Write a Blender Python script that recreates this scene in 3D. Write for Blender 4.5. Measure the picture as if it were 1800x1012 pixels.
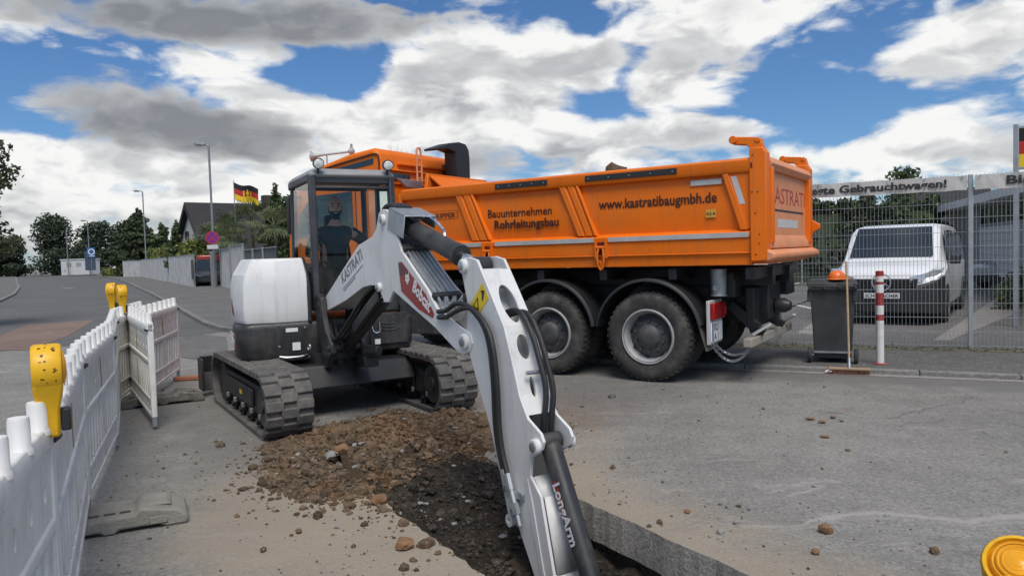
import bpy, bmesh, math, random
import numpy as np
from mathutils import Vector, Matrix, noise as mnoise
random.seed(7); rng = np.random.default_rng(7)
for o in list(bpy.data.objects): bpy.data.objects.remove(o)
S = bpy.context.scene; COL = S.collection; R = math.radians; PI = math.pi

# ---------------------------------------------------------------- camera
cam = bpy.data.cameras.new('camera'); camo = bpy.data.objects.new('camera', cam); COL.objects.link(camo)
PITCH, ROLL = math.atan(62/1300), 0.03
r0 = Vector((1,0,0)); u0 = Vector((0,math.sin(PITCH),math.cos(PITCH))); fw = Vector((0,math.cos(PITCH),-math.sin(PITCH)))
ri = r0*math.cos(ROLL)-u0*math.sin(ROLL); up = u0*math.cos(ROLL)+r0*math.sin(ROLL)
mw = Matrix((ri, up, -fw)).transposed().to_4x4(); mw.translation = (0,0,1.6); camo.matrix_world = mw
cam.sensor_width = 36; cam.lens = 26.0; cam.clip_start = .05; cam.clip_end = 3000
S.camera = camo
S.view_settings.view_transform = 'Standard'; S.view_settings.look = 'None'; S.view_settings.gamma = 1
S.view_settings.exposure = 1.0

# ---------------------------------------------------------------- sun and sky
SUN_EL, SUN_AZ = R(58), R(168)          # azimuth clockwise from +Y (the view direction)
sd = Vector((math.sin(SUN_AZ)*math.cos(SUN_EL), math.cos(SUN_AZ)*math.cos(SUN_EL), math.sin(SUN_EL)))
sl = bpy.data.lights.new('sun', 'SUN'); sl.energy = 1.5; sl.angle = R(32); sl.color = (1,.94,.85)
so = bpy.data.objects.new('sun', sl); COL.objects.link(so); so.rotation_euler = sd.to_track_quat('Z','Y').to_euler(); so.location = (0,-5,30)

W = bpy.data.worlds.new('World'); S.world = W; W.use_nodes = True
nt = W.node_tree; nt.nodes.clear()
def N(t, typ, **k):
    n = t.nodes.new(typ)
    for a, v in k.items(): setattr(n, a, v)
    return n
def mth(t, op, a, b=None, c=None, clamp=False):
    n = N(t, 'ShaderNodeMath', operation=op, use_clamp=clamp)
    for i, v in enumerate((a, b, c)):
        if v is None: continue
        if isinstance(v, (int, float)): n.inputs[i].default_value = v
        else: t.links.new(v, n.inputs[i])
    return n.outputs[0]
def vmth(t, op, a, b=None):
    n = N(t, 'ShaderNodeVectorMath', operation=op)
    for i, v in enumerate((a, b)):
        if v is None: continue
        if isinstance(v, (tuple, list)): n.inputs[i].default_value = v
        else: t.links.new(v, n.inputs[i])
    return n
def mixc(t, f, a, b, blend='MIX'):
    n = N(t, 'ShaderNodeMix', data_type='RGBA', blend_type=blend)
    for s, v in ((n.inputs[0], f), (n.inputs[6], a), (n.inputs[7], b)):
        if isinstance(v, (int, float)): s.default_value = v
        elif isinstance(v, (tuple, list)): s.default_value = (*v[:3], 1)
        else: t.links.new(v, s)
    return n.outputs[2]
def noise(t, vec, scale, detail=4, rough=.55, dist=0, lac=2):
    n = N(t, 'ShaderNodeTexNoise'); t.links.new(vec, n.inputs['Vector'])
    n.inputs['Scale'].default_value = scale; n.inputs['Detail'].default_value = detail
    n.inputs['Roughness'].default_value = rough; n.inputs['Distortion'].default_value = dist; n.inputs['Lacunarity'].default_value = lac
    return n.outputs[0]
def mrange(t, v, a, b, c=0., d=1., smooth=True):
    n = N(t, 'ShaderNodeMapRange', interpolation_type='SMOOTHSTEP' if smooth else 'LINEAR')
    t.links.new(v, n.inputs[0])
    for i, x in enumerate((a, b, c, d)): n.inputs[i+1].default_value = x
    return n.outputs[0]

sky = N(nt, 'ShaderNodeTexSky', sky_type='NISHITA', sun_disc=False, sun_elevation=SUN_EL, sun_rotation=SUN_AZ, air_density=1.0, dust_density=.5, ozone_density=1.6)
tc = N(nt, 'ShaderNodeTexCoord'); D = tc.outputs['Generated']
sx = N(nt, 'ShaderNodeSeparateXYZ'); nt.links.new(D, sx.inputs[0])
az = mth(nt, 'ARCTAN2', sx.outputs[0], sx.outputs[1]); el = mth(nt, 'ARCSINE', sx.outputs[2])
def skyang(px, py):      # direction in the sky of a picture position
    d = fw + ri*((px-900)/1300) - up*((py-506)/1300); d.normalize()
    return math.atan2(d.x, d.y), math.asin(d.z)
def blobs(lst):
    tot = None
    for px, py, rx, ry, amp in lst:
        a, e = skyang(px, py)
        u = mth(nt, 'MULTIPLY', mth(nt, 'SUBTRACT', az, a), 1300/rx); v = mth(nt, 'MULTIPLY', mth(nt, 'SUBTRACT', el, e), 1300/ry)
        q = mth(nt, 'ADD', mth(nt, 'MULTIPLY', u, u), mth(nt, 'MULTIPLY', v, v))
        g = mth(nt, 'MULTIPLY', mth(nt, 'EXPONENT', mth(nt, 'MULTIPLY', q, -1.)), amp)
        tot = g if tot is None else mth(nt, 'ADD', tot, g)
    return tot
st = vmth(nt, 'MULTIPLY', D, (1., 1., 2.3)).outputs[0]
warp = N(nt, 'ShaderNodeTexNoise'); nt.links.new(st, warp.inputs['Vector']); warp.inputs['Scale'].default_value = 7; warp.inputs['Detail'].default_value = 3
wv = vmth(nt, 'SCALE', vmth(nt, 'SUBTRACT', warp.outputs[1], (.5,.5,.5)).outputs[0]); wv.inputs['Scale'].default_value = .10
sv = vmth(nt, 'ADD', st, wv.outputs[0]).outputs[0]
shift = vmth(nt, 'ADD', sv, (.015, -.01, .075)).outputs[0]
n1 = noise(nt, sv, 5.2, 8, .58); n2 = noise(nt, shift, 5.2, 4, .58); n4 = noise(nt, sv, 15, 6, .62)
vp = N(nt, 'ShaderNodeTexVoronoi', feature='F1'); nt.links.new(sv, vp.inputs['Vector']); vp.inputs['Scale'].default_value = 13; vp.inputs['Detail'].default_value = 1.5; vp.inputs['Roughness'].default_value = .55
puff = mth(nt, 'SUBTRACT', .42, vp.outputs['Distance'])
nn = mth(nt, 'ADD', mth(nt, 'ADD', mth(nt, 'MULTIPLY', mth(nt,'SUBTRACT',n1,.5), 1.7), mth(nt, 'MULTIPLY', mth(nt,'SUBTRACT',n4,.5), .9)), mth(nt, 'MULTIPLY', puff, .55))
# white cumulus layer, with gaps of blue
wl = blobs([(430,125,120,55,.5),(545,190,130,36,.45),(60,60,150,40,.4),(100,270,260,36,.45),(200,360,700,80,.5),(730,145,130,50,.5),(900,115,170,55,.5),(1045,105,75,32,.4),(860,235,300,60,.5),
            (1150,150,90,30,.4),(1260,90,170,65,.55),(1340,25,130,36,.4),(1215,182,90,28,.4),(1190,232,130,22,.4),(1330,225,90,20,.35),(1070,262,110,20,.35),(1700,60,130,55,.5),(1600,115,120,36,.4),(1640,245,260,48,.42),(1440,275,200,20,.3),
            (60,112,85,30,-.9),(520,128,70,24,-.9),(630,105,50,42,-.9),(600,165,50,22,-.5),(90,236,60,12,-.4),(1035,35,60,36,-.6),(1105,110,40,40,-.5),(1055,190,50,30,-.4),(1410,120,100,85,-.75),(1370,185,170,28,-.6),(1540,50,60,55,-.5),(1480,205,70,30,-.5),(1130,200,60,14,-.3)])
dens = mth(nt, 'ADD', mth(nt, 'ADD', nn, wl), .42)
mask = mrange(nt, dens, .06, .52)
lit = mrange(nt, mth(nt, 'SUBTRACT', n1, n2), -.10, .12)          # brighter where the cloud thins towards the light
sw = mth(nt, 'ADD', mth(nt, 'MULTIPLY', mrange(nt, dens, .35, 1.1), .30), blobs([(840,185,190,26,.35),(860,285,260,32,.35),(250,400,700,50,.40),(1290,140,150,30,.2),(1300,10,100,26,.4),(1640,290,300,20,.2)]))
sw = mth(nt, 'ADD', mth(nt, 'SUBTRACT', sw, mth(nt, 'MULTIPLY', mth(nt,'SUBTRACT',lit,.5), .75)), mth(nt,'MULTIPLY',mth(nt,'SUBTRACT',n4,.5),.35), clamp=True)
wcol = mixc(nt, sw, (.48,.478,.468), (.165,.175,.190))
# darker, nearer cloud bank
gl = blobs([(120,20,280,42,.85),(420,40,230,50,.9),(610,35,150,36,.65),(210,160,140,52,.8),(270,220,190,42,.8),(460,238,170,38,.8),(390,272,130,22,.5),(870,20,150,34,.55)])
gd_ = mth(nt, 'ADD', gl, mth(nt, 'MULTIPLY', nn, .95)); gm = mrange(nt, gd_, .20, .66)
gs_ = mth(nt, 'SUBTRACT', mrange(nt, gd_, .30, 1.15), mth(nt, 'ADD', mth(nt, 'MULTIPLY', mth(nt,'SUBTRACT',lit,.45), .5), mth(nt,'MULTIPLY',mth(nt,'SUBTRACT',n4,.5),.5)), clamp=True)
gcol = mixc(nt, gs_, (.25,.254,.26), (.118,.124,.136))
skyc = mixc(nt, 1., sky.outputs[0], (.024,.036,.050), 'MULTIPLY')
fin = mixc(nt, mth(nt,'MULTIPLY',mask,.97), skyc, wcol); fin = mixc(nt, mth(nt,'MULTIPLY',gm,.97), fin, gcol)
W.cycles.sampling_method = 'MANUAL'; W.cycles.sample_map_resolution = 256
bg = N(nt, 'ShaderNodeBackground'); bg.inputs[1].default_value = 1.0
nt.links.new(fin, bg.inputs[0]); wo = N(nt, 'ShaderNodeOutputWorld'); nt.links.new(bg.outputs[0], wo.inputs[0])

# ---------------------------------------------------------------- materials
MT = {}
def mat(name, col, rough=.6, metal=0., var=.12, vs=3., bump=0., bs=60., dirt=None, da=.35, ds=2.5, coat=0., spec=.5, trans=0., island=0., tilt=0., emis=0., streak=None, sa=.3):
    """procedural surface: base colour, broad tone variation, optional dust, fine relief"""
    m = bpy.data.materials.new(name); m.use_nodes = True; t = m.node_tree; b = t.nodes['Principled BSDF']
    tcn = N(t, 'ShaderNodeTexCoord'); P = tcn.outputs['Object']
    c = None
    n = noise(t, P, vs, 5, .6)
    k = mrange(t, n, .3, .7, 1-var, 1+var, False)
    if island:
        g = N(t, 'ShaderNodeNewGeometry'); k = mth(t, 'MULTIPLY', k, mrange(t, g.outputs['Random Per Island'], 0, 1, 1-island, 1+island, False))
    cn = N(t, 'ShaderNodeCombineXYZ')
    for i in range(3): t.links.new(k, cn.inputs[i])
    c = mixc(t, 1., col, cn.outputs[0], 'MULTIPLY')
    if dirt:
        d = noise(t, P, ds, 8, .68); c = mixc(t, mth(t, 'MULTIPLY', mrange(t, d, .45, .72), da), c, dirt)
        rr = mrange(t, d, .4, .75, rough, min(1, rough+.25), False); t.links.new(rr, b.inputs['Roughness'])
    else: b.inputs['Roughness'].default_value = rough
    if streak:                                   # rain-washed dirt runs and rubbed scrapes
        mp = N(t, 'ShaderNodeMapping'); mp.inputs['Scale'].default_value = (14,14,.9); t.links.new(P, mp.inputs[0])
        c = mixc(t, mth(t, 'MULTIPLY', mrange(t, noise(t, mp.outputs[0], 1.2, 6, .65), .50, .74), sa), c, streak)
        sc = noise(t, P, 26, 8, .75); c = mixc(t, mth(t, 'MULTIPLY', mrange(t, sc, .64, .74), sa*.9), c, tuple(x*.55 for x in streak))
    t.links.new(c, b.inputs['Base Color'])
    b.inputs['Metallic'].default_value = metal; b.inputs['Specular IOR Level'].default_value = spec
    b.inputs['Coat Weight'].default_value = coat; b.inputs['Coat Roughness'].default_value = .08
    if bump:
        bn = N(t, 'ShaderNodeBump'); bn.inputs['Strength'].default_value = bump; bn.inputs['Distance'].default_value = .02
        t.links.new(noise(t, P, bs, 4, .6), bn.inputs['Height']); t.links.new(bn.outputs[0], b.inputs['Normal'])
    MT[name] = m; return m
DUST = (.23,.19,.145)
mat('white_paint', (.70,.70,.69), .36, var=.04, coat=.15, dirt=(.40,.37,.32), da=.30, ds=3, streak=(.42,.38,.32), sa=.34)
mat('charcoal', (.026,.027,.029), .40, var=.15, dirt=(.13,.118,.10), da=.4, ds=4, streak=(.13,.118,.10), sa=.3)
mat('black_paint', (.016,.017,.019), .38, var=.15, dirt=(.10,.09,.08), da=.22, ds=4)
mat('cab_grey', (.034,.037,.042), .4, var=.1, dirt=(.12,.115,.11), da=.25)
mat('roof_grey', (.28,.28,.28), .5, var=.08, dirt=(.4,.38,.35), da=.3)
mat('rubber', (.040,.038,.037), .85, var=.25, vs=9, bump=.25, bs=40, dirt=(.15,.135,.115), da=.6, ds=5)
mat('track_rubber', (.105,.10,.095), .88, var=.25, vs=9, bump=.3, bs=50, dirt=(.22,.20,.175), da=.65, ds=6)
mat('hose', (.018,.018,.019), .5, var=.15, bump=.25, bs=120)
mat('steel', (.45,.46,.47), .38, 1., var=.15, vs=8)
mat('chrome', (.75,.76,.78), .12, 1., var=.04)
mat('rim_silver', (.42,.425,.43), .4, .2, var=.12, vs=9, dirt=(.25,.22,.19), da=.4, ds=7)
mat('hub_grey', (.060,.062,.066), .5, var=.2, vs=9, dirt=(.17,.15,.13), da=.5, ds=7)
mat('zinc', (.42,.44,.45), .5, .85, var=.15, vs=8)
mat('galv', (.36,.38,.39), .55, .5, var=.14, vs=6)
mat('orange', (.80,.165,.004), .40, var=.06, vs=1.5, coat=.03, spec=.3, dirt=(.52,.19,.05), da=.28, ds=2.2, streak=(.38,.14,.045), sa=.40)
mat('orange_faded', (.70,.27,.12), .55, var=.1, vs=4, dirt=(.62,.36,.24), da=.6, ds=3)
mat('reflect', (.50,.51,.50), .4, var=.12, vs=6, dirt=(.35,.28,.2), da=.3)
mat('red_decal', (.30,.020,.018), .4, var=.08)
mat('dark_red', (.10,.010,.010), .4)
mat('white_print', (.78,.78,.78), .5, var=.03)
mat('grey_print', (.16,.165,.17), .5, var=.03)
mat('brown_print', (.045,.014,.006), .5, var=.05)
mat('red_print', (.42,.05,.03), .5, var=.1)
mat('black_print', (.02,.02,.02), .5, var=.05)
mat('yellow', (.78,.55,.02), .5, var=.06)
mat('worn_yellow', (.62,.34,.05), .6, var=.1)
mat('lamp_yellow', (.80,.44,.008), .42, var=.08, vs=8, dirt=(.30,.16,.01), da=.45, ds=9)
mat('plastic_white', (.76,.755,.73), .48, var=.06, vs=4, dirt=(.42,.38,.31), da=.42, ds=3.2, streak=(.42,.37,.29), sa=.45)
mat('brown_stain', (.42,.27,.14), .7, var=.25, vs=20, dirt=(.66,.56,.42), da=.7, ds=14)
mat('black_plastic', (.02,.021,.022), .5, var=.1)
mat('bin_plastic', (.040,.043,.046), .52, var=.12, vs=5, bump=.08, bs=200, dirt=(.12,.115,.11), da=.3, ds=4)
mat('helmet_orange', (.80,.17,.025), .3, var=.06, vs=8)
mat('wood', (.36,.25,.15), .7, var=.2, vs=14)
mat('bristle', (.26,.12,.085), .9, var=.3, vs=40, bump=.6, bs=200)
mat('red_paint', (.30,.025,.022), .5, var=.15, vs=8, dirt=(.4,.3,.28), da=.3, ds=6)
mat('pole_white', (.70,.70,.68), .5, var=.08, dirt=(.35,.32,.28), da=.5, ds=7)
mat('van_white', (.78,.79,.80), .22, var=.02, coat=.6)
mat('dark_glass', (.022,.030,.038), .06, var=.2, vs=2, spec=.8)
mat('trim', (.022,.023,.025), .55, var=.1)
mat('headlamp', (.55,.57,.60), .12, .3, var=.3, vs=30)
mat('red_lens', (.34,.008,.010), .2, var=.2, vs=25)
mat('amber_lens', (.80,.36,.015), .2)
mat('banner', (.50,.485,.46), .6, var=.05, vs=3, dirt=(.32,.3,.28), da=.3)
mat('rubber_foot', (.105,.10,.092), .9, var=.2, vs=8, bump=.4, bs=60, dirt=(.26,.24,.21), da=.7, ds=6)
mat('recycled_foot', (.24,.228,.20), .92, var=.2, vs=8, bump=.45, bs=50, dirt=(.27,.25,.22), da=.6, ds=6)
mat('plank', (.36,.13,.07), .8, var=.2, vs=10)
mat('skin', (.50,.28,.20), .5, var=.06)
mat('beard', (.022,.015,.012), .8, var=.2, vs=60, bump=.5, bs=150)
mat('shirt', (.022,.025,.030), .85, var=.2, vs=6, bump=.3, bs=25)
mat('trousers', (.03,.03,.033), .85, var=.2)
mat('hi_vis', (.45,.75,.05), .7)
mat('corrugated', (.46,.46,.455), .6, var=.1, vs=.8, dirt=(.2,.185,.17), da=.55, ds=1.1)
mat('dark_fence', (.10,.115,.12), .6, var=.1)
mat('concrete_post', (.28,.275,.265), .85, var=.12, bump=.2)
mat('roof_dark', (.030,.029,.032), .85, var=.15, vs=1.5, bump=.2, bs=6)
mat('render_wall', (.62,.60,.55), .85, var=.06)
mat('wood_dark', (.06,.045,.035), .8, var=.2)
mat('grey_wall', (.32,.32,.315), .8, var=.08)
mat('light_roof', (.60,.60,.59), .55, var=.08, vs=1)
mat('white_door', (.56,.56,.55), .6, var=.06)
mat('sandstone', (.34,.30,.25), .85, var=.1)
mat('sign_blue', (.03,.12,.30), .45, var=.08)
mat('sign_purple', (.16,.02,.22), .45, var=.06)
mat('sign_red', (.42,.03,.05), .45, var=.06)
mat('flag_black', (.012,.012,.014), .8); mat('flag_red', (.45,.03,.025), .8); mat('flag_gold', (.75,.52,.02), .8)
mat('car_dark', (.03,.034,.04), .25, coat=.5); mat('car_red', (.36,.03,.03), .25, coat=.5); mat('car_silver', (.36,.38,.40), .3, .4, coat=.5); mat('car_blue', (.05,.07,.11), .25, coat=.5)
mat('line_white', (.55,.55,.53), .8, var=.18, vs=5)
mat('bark', (.085,.065,.048), .9, var=.25, vs=6, bump=.5, bs=20)
mat('seat_fabric', (.03,.03,.033), .9, var=.15)
mat('light_glass', (.62,.63,.60), .15, var=.35, vs=40, spec=.8)
mat('street_metal', (.26,.275,.28), .5, .5, var=.1)
mat('lamp_cover', (.40,.38,.33), .3, var=.1)
def leafmat(name, col, tr=.25):
    m = mat(name, col, .6, var=.35, vs=.9, island=.45); t = m.node_tree; b = t.nodes['Principled BSDF']
    o = t.nodes['Material Output']; tl = N(t, 'ShaderNodeBsdfTranslucent'); mx = N(t, 'ShaderNodeMixShader'); mx.inputs[0].default_value = tr
    src = b.inputs['Base Color'].links[0].from_socket; t.links.new(src, tl.inputs[0]); t.links.new(b.outputs[0], mx.inputs[1]); t.links.new(tl.outputs[0], mx.inputs[2]); t.links.new(mx.outputs[0], o.inputs[0])
leafmat('leaf_pine', (.046,.066,.036)); leafmat('leaf_mid', (.075,.105,.04)); leafmat('leaf_yellow', (.165,.19,.045)); leafmat('leaf_palm', (.14,.165,.075)); leafmat('leaf_hedge', (.058,.078,.032)); leafmat('leaf_birch', (.085,.10,.045)); leafmat('grass', (.075,.095,.03))
def glassmat(name, tint, refl):
    m = bpy.data.materials.new(name); m.use_nodes = True; t = m.node_tree; t.nodes.clear()
    o = N(t, 'ShaderNodeOutputMaterial'); tr = N(t, 'ShaderNodeBsdfTransparent'); gl = N(t, 'ShaderNodeBsdfGlossy'); mx = N(t, 'ShaderNodeMixShader'); fr = N(t, 'ShaderNodeFresnel'); fr.inputs[0].default_value = 1.45
    tcn = N(t, 'ShaderNodeTexCoord'); sm = noise(t, tcn.outputs['Object'], 4, 5, .6)
    t.links.new(mixc(t, mrange(t, sm, .4, .7, 0, .5), tint, tuple(c*.82 for c in tint)), tr.inputs[0]); gl.inputs['Roughness'].default_value = .03
    t.links.new(mth(t, 'ADD', mth(t, 'MULTIPLY', fr.outputs[0], 1.), refl), mx.inputs[0]); t.links.new(tr.outputs[0], mx.inputs[1]); t.links.new(gl.outputs[0], mx.inputs[2]); t.links.new(mx.outputs[0], o.inputs[0]); MT[name] = m
glassmat('cab_glass', (.84,.90,.87), .0); glassmat('pane_glass', (.45,.52,.55), .10)

def groundmat(name, base, dusty=(), agg=.42, lines=False):
    """asphalt: aggregate speckle, worn blotches, scuffs; dusty = (x0,y0,x1,y1,width,strength) tinted strips: spoil dust, and darker grey bands along kerb, truck, track and barriers"""
    m = bpy.data.materials.new(name); m.use_nodes = True; t = m.node_tree; b = t.nodes['Principled BSDF']
    g = N(t, 'ShaderNodeNewGeometry'); P = g.outputs['Position']
    sp = noise(t, P, 70, 4, .8); bl = noise(t, P, .55, 6, .62); b2 = noise(t, P, 3.2, 6, .65); vo = N(t, 'ShaderNodeTexVoronoi'); t.links.new(P, vo.inputs['Vector']); vo.inputs['Scale'].default_value = 52
    k = mth(t, 'MULTIPLY', mrange(t, sp, .25, .75, 1-agg, 1+agg, False), mth(t, 'MULTIPLY', mrange(t, bl, .3, .7, .84, 1.16, False), mrange(t, b2, .3, .7, .86, 1.14, False)))
    k = mth(t, 'MULTIPLY', k, mrange(t, noise(t, P, 30, 5, .85), .28, .72, .66, 1.34, False))
    cn = N(t, 'ShaderNodeCombineXYZ'); [t.links.new(k, cn.inputs[i]) for i in range(3)]
    c = mixc(t, 1., base, cn.outputs[0], 'MULTIPLY')
    vc = N(t, 'ShaderNodeSeparateColor'); t.links.new(vo.outputs['Color'], vc.inputs[0])
    c = mixc(t, mth(t, 'MULTIPLY', mrange(t, vc.outputs[0], .86, .9), .26), c, (.42,.41,.39))
    c = mixc(t, mth(t, 'MULTIPLY', mrange(t, vc.outputs[1], .88, .92), .30), c, (.06,.06,.06))
    sxy = N(t, 'ShaderNodeSeparateXYZ'); t.links.new(P, sxy.inputs[0]); X, Y = sxy.outputs[0], sxy.outputs[1]
    if lines:                                  # pale drag scuffs across the lane
        rot = N(t, 'ShaderNodeMapping'); rot.inputs['Rotation'].default_value = (0,0,R(27)); rot.inputs['Scale'].default_value = (.22,2.2,1); wn = N(t, 'ShaderNodeTexNoise'); t.links.new(P, wn.inputs['Vector']); wn.inputs['Scale'].default_value = .9; wn.inputs['Detail'].default_value = 4
        wv2 = vmth(t, 'SCALE', vmth(t, 'SUBTRACT', wn.outputs[1], (.5,.5,.5)).outputs[0]); wv2.inputs['Scale'].default_value = .9; t.links.new(vmth(t, 'ADD', P, wv2.outputs[0]).outputs[0], rot.inputs[0])
        sc = noise(t, rot.outputs[0], 1.5, 9, .62, .6); c = mixc(t, mth(t,'MULTIPLY',mrange(t, sc, .60, .70), .6), c, (.42,.40,.37))
        c = mixc(t, mth(t,'MULTIPLY',mrange(t, noise(t, rot.outputs[0], .8, 6, .6, .3), .56, .72), .35), c, (.14,.135,.13))
    edge = noise(t, P, 2.4, 9, .68)
    if lines:                                  # hairline cracks, tar stains and tyre-polished patches
        cv = N(t, 'ShaderNodeTexVoronoi', feature='DISTANCE_TO_EDGE'); t.links.new(vmth(t, 'ADD', P, wv2.outputs[0]).outputs[0], cv.inputs['Vector']); cv.inputs['Scale'].default_value = .42
        gate = mrange(t, noise(t, P, .33, 3, .5), .48, .60); c = mixc(t, mth(t,'MULTIPLY', mth(t,'MULTIPLY', mrange(t, cv.outputs['Distance'], .001, .006, 1., 0.), gate), .45), c, (.06,.058,.055))
        c = mixc(t, mth(t,'MULTIPLY', mrange(t, noise(t, P, .9, 7, .7, .4), .58, .72), .45), c, (.135,.130,.122)); c = mixc(t, mth(t,'MULTIPLY', mrange(t, noise(t, P, 2.1, 7, .7), .66, .74), .5), c, (.09,.087,.083))
    for (x0,y0,x1,y1,w,s,dc) in dusty:
        L = math.hypot(x1-x0, y1-y0); dx, dy = (x1-x0)/L, (y1-y0)/L
        u = mth(t,'ADD', mth(t,'MULTIPLY', mth(t,'SUBTRACT',X,x0), dx), mth(t,'MULTIPLY', mth(t,'SUBTRACT',Y,y0), dy))
        uc = mth(t,'MINIMUM', mth(t,'MAXIMUM', u, 0.), L)
        px = mth(t,'SUBTRACT', mth(t,'SUBTRACT',X,x0), mth(t,'MULTIPLY',uc,dx)); py = mth(t,'SUBTRACT', mth(t,'SUBTRACT',Y,y0), mth(t,'MULTIPLY',uc,dy))
        d = mth(t,'SQRT', mth(t,'ADD', mth(t,'MULTIPLY',px,px), mth(t,'MULTIPLY',py,py)))
        f = mrange(t, mth(t,'ADD', mth(t,'DIVIDE', d, w), mth(t,'MULTIPLY', mth(t,'SUBTRACT',edge,.5), 1.7)), .25, 1.15, s, 0.)
        fine = mrange(t, sp, .3, .7, .55, 1.1, False)
        c = mixc(t, mth(t,'MULTIPLY',f,fine,clamp=True), c, dc)
    t.links.new(c, b.inputs['Base Color']); b.inputs['Roughness'].default_value = .9; b.inputs['Specular IOR Level'].default_value = .25
    bn = N(t, 'ShaderNodeBump'); bn.inputs['Strength'].default_value = .55; bn.inputs['Distance'].default_value = .012
    t.links.new(mth(t,'ADD', sp, mth(t,'MULTIPLY', vo.outputs['Distance'], -.6)), bn.inputs['Height']); t.links.new(bn.outputs[0], b.inputs['Normal'])
    MT[name] = m
TAN = (.34,.285,.215)
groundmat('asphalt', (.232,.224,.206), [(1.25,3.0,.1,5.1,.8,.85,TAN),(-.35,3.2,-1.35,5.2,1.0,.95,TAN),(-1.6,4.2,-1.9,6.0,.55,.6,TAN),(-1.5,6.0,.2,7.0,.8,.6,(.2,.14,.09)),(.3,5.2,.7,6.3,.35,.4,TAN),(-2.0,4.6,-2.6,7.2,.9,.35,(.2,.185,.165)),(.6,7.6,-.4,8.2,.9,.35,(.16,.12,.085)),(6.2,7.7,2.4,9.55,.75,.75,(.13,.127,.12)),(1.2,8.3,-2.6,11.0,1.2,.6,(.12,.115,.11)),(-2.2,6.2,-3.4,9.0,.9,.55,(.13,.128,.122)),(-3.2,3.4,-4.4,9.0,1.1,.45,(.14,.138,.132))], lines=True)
groundmat('asphalt_road', (.118,.118,.117), agg=.2)
groundmat('pavement', (.115,.112,.108), agg=.25)
groundmat('pavement_far', (.14,.138,.132), agg=.2)
groundmat('patch_red', (.21,.145,.115), agg=.25)
groundmat('gravel_lot', (.14,.135,.13), agg=.5)
groundmat('kerb_stone', (.20,.195,.185), agg=.25)
groundmat('cut_asphalt', (.34,.315,.28), agg=.3)
groundmat('paving_light', (.27,.25,.23), agg=.25)
groundmat('verge', (.12,.115,.075), agg=.5)
def soilmat(name, c1, c2, c3):
    m = bpy.data.materials.new(name); m.use_nodes = True; t = m.node_tree; b = t.nodes['Principled BSDF']
    g = N(t, 'ShaderNodeNewGeometry'); P = g.outputs['Position']; a = noise(t, P, 1.6, 6, .65); f = noise(t, P, 38, 6, .7)
    ri_ = g.outputs['Random Per Island']
    c = mixc(t, mrange(t, a, .42, .6), c1, c2); c = mixc(t, mrange(t, f, .52, .7), c, c3)
    k = mrange(t, ri_, 0, 1, .6, 1.45, False); cn = N(t, 'ShaderNodeCombineXYZ'); [t.links.new(k, cn.inputs[i]) for i in range(3)]
    t.links.new(mixc(t, 1., c, cn.outputs[0], 'MULTIPLY'), b.inputs['Base Color']); b.inputs['Roughness'].default_value = .95; b.inputs['Specular IOR Level'].default_value = .15
    bn = N(t, 'ShaderNodeBump'); bn.inputs['Strength'].default_value = .8; bn.inputs['Distance'].default_value = .03; t.links.new(f, bn.inputs['Height']); t.links.new(bn.outputs[0], b.inputs['Normal']); MT[name] = m
soilmat('soil', (.11,.078,.050), (.15,.092,.050), (.22,.18,.14))
soilmat('dark_gravel', (.046,.040,.034), (.078,.062,.048), (.15,.13,.11))
soilmat('clods', (.125,.094,.066), (.165,.105,.062), (.27,.22,.17))
mat('clod_orange', (.235,.130,.068), .95, var=.25, vs=12, bump=.6, bs=60)
mat('stone_grey', (.25,.245,.235), .9, var=.2, vs=12, bump=.4, bs=60)

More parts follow.
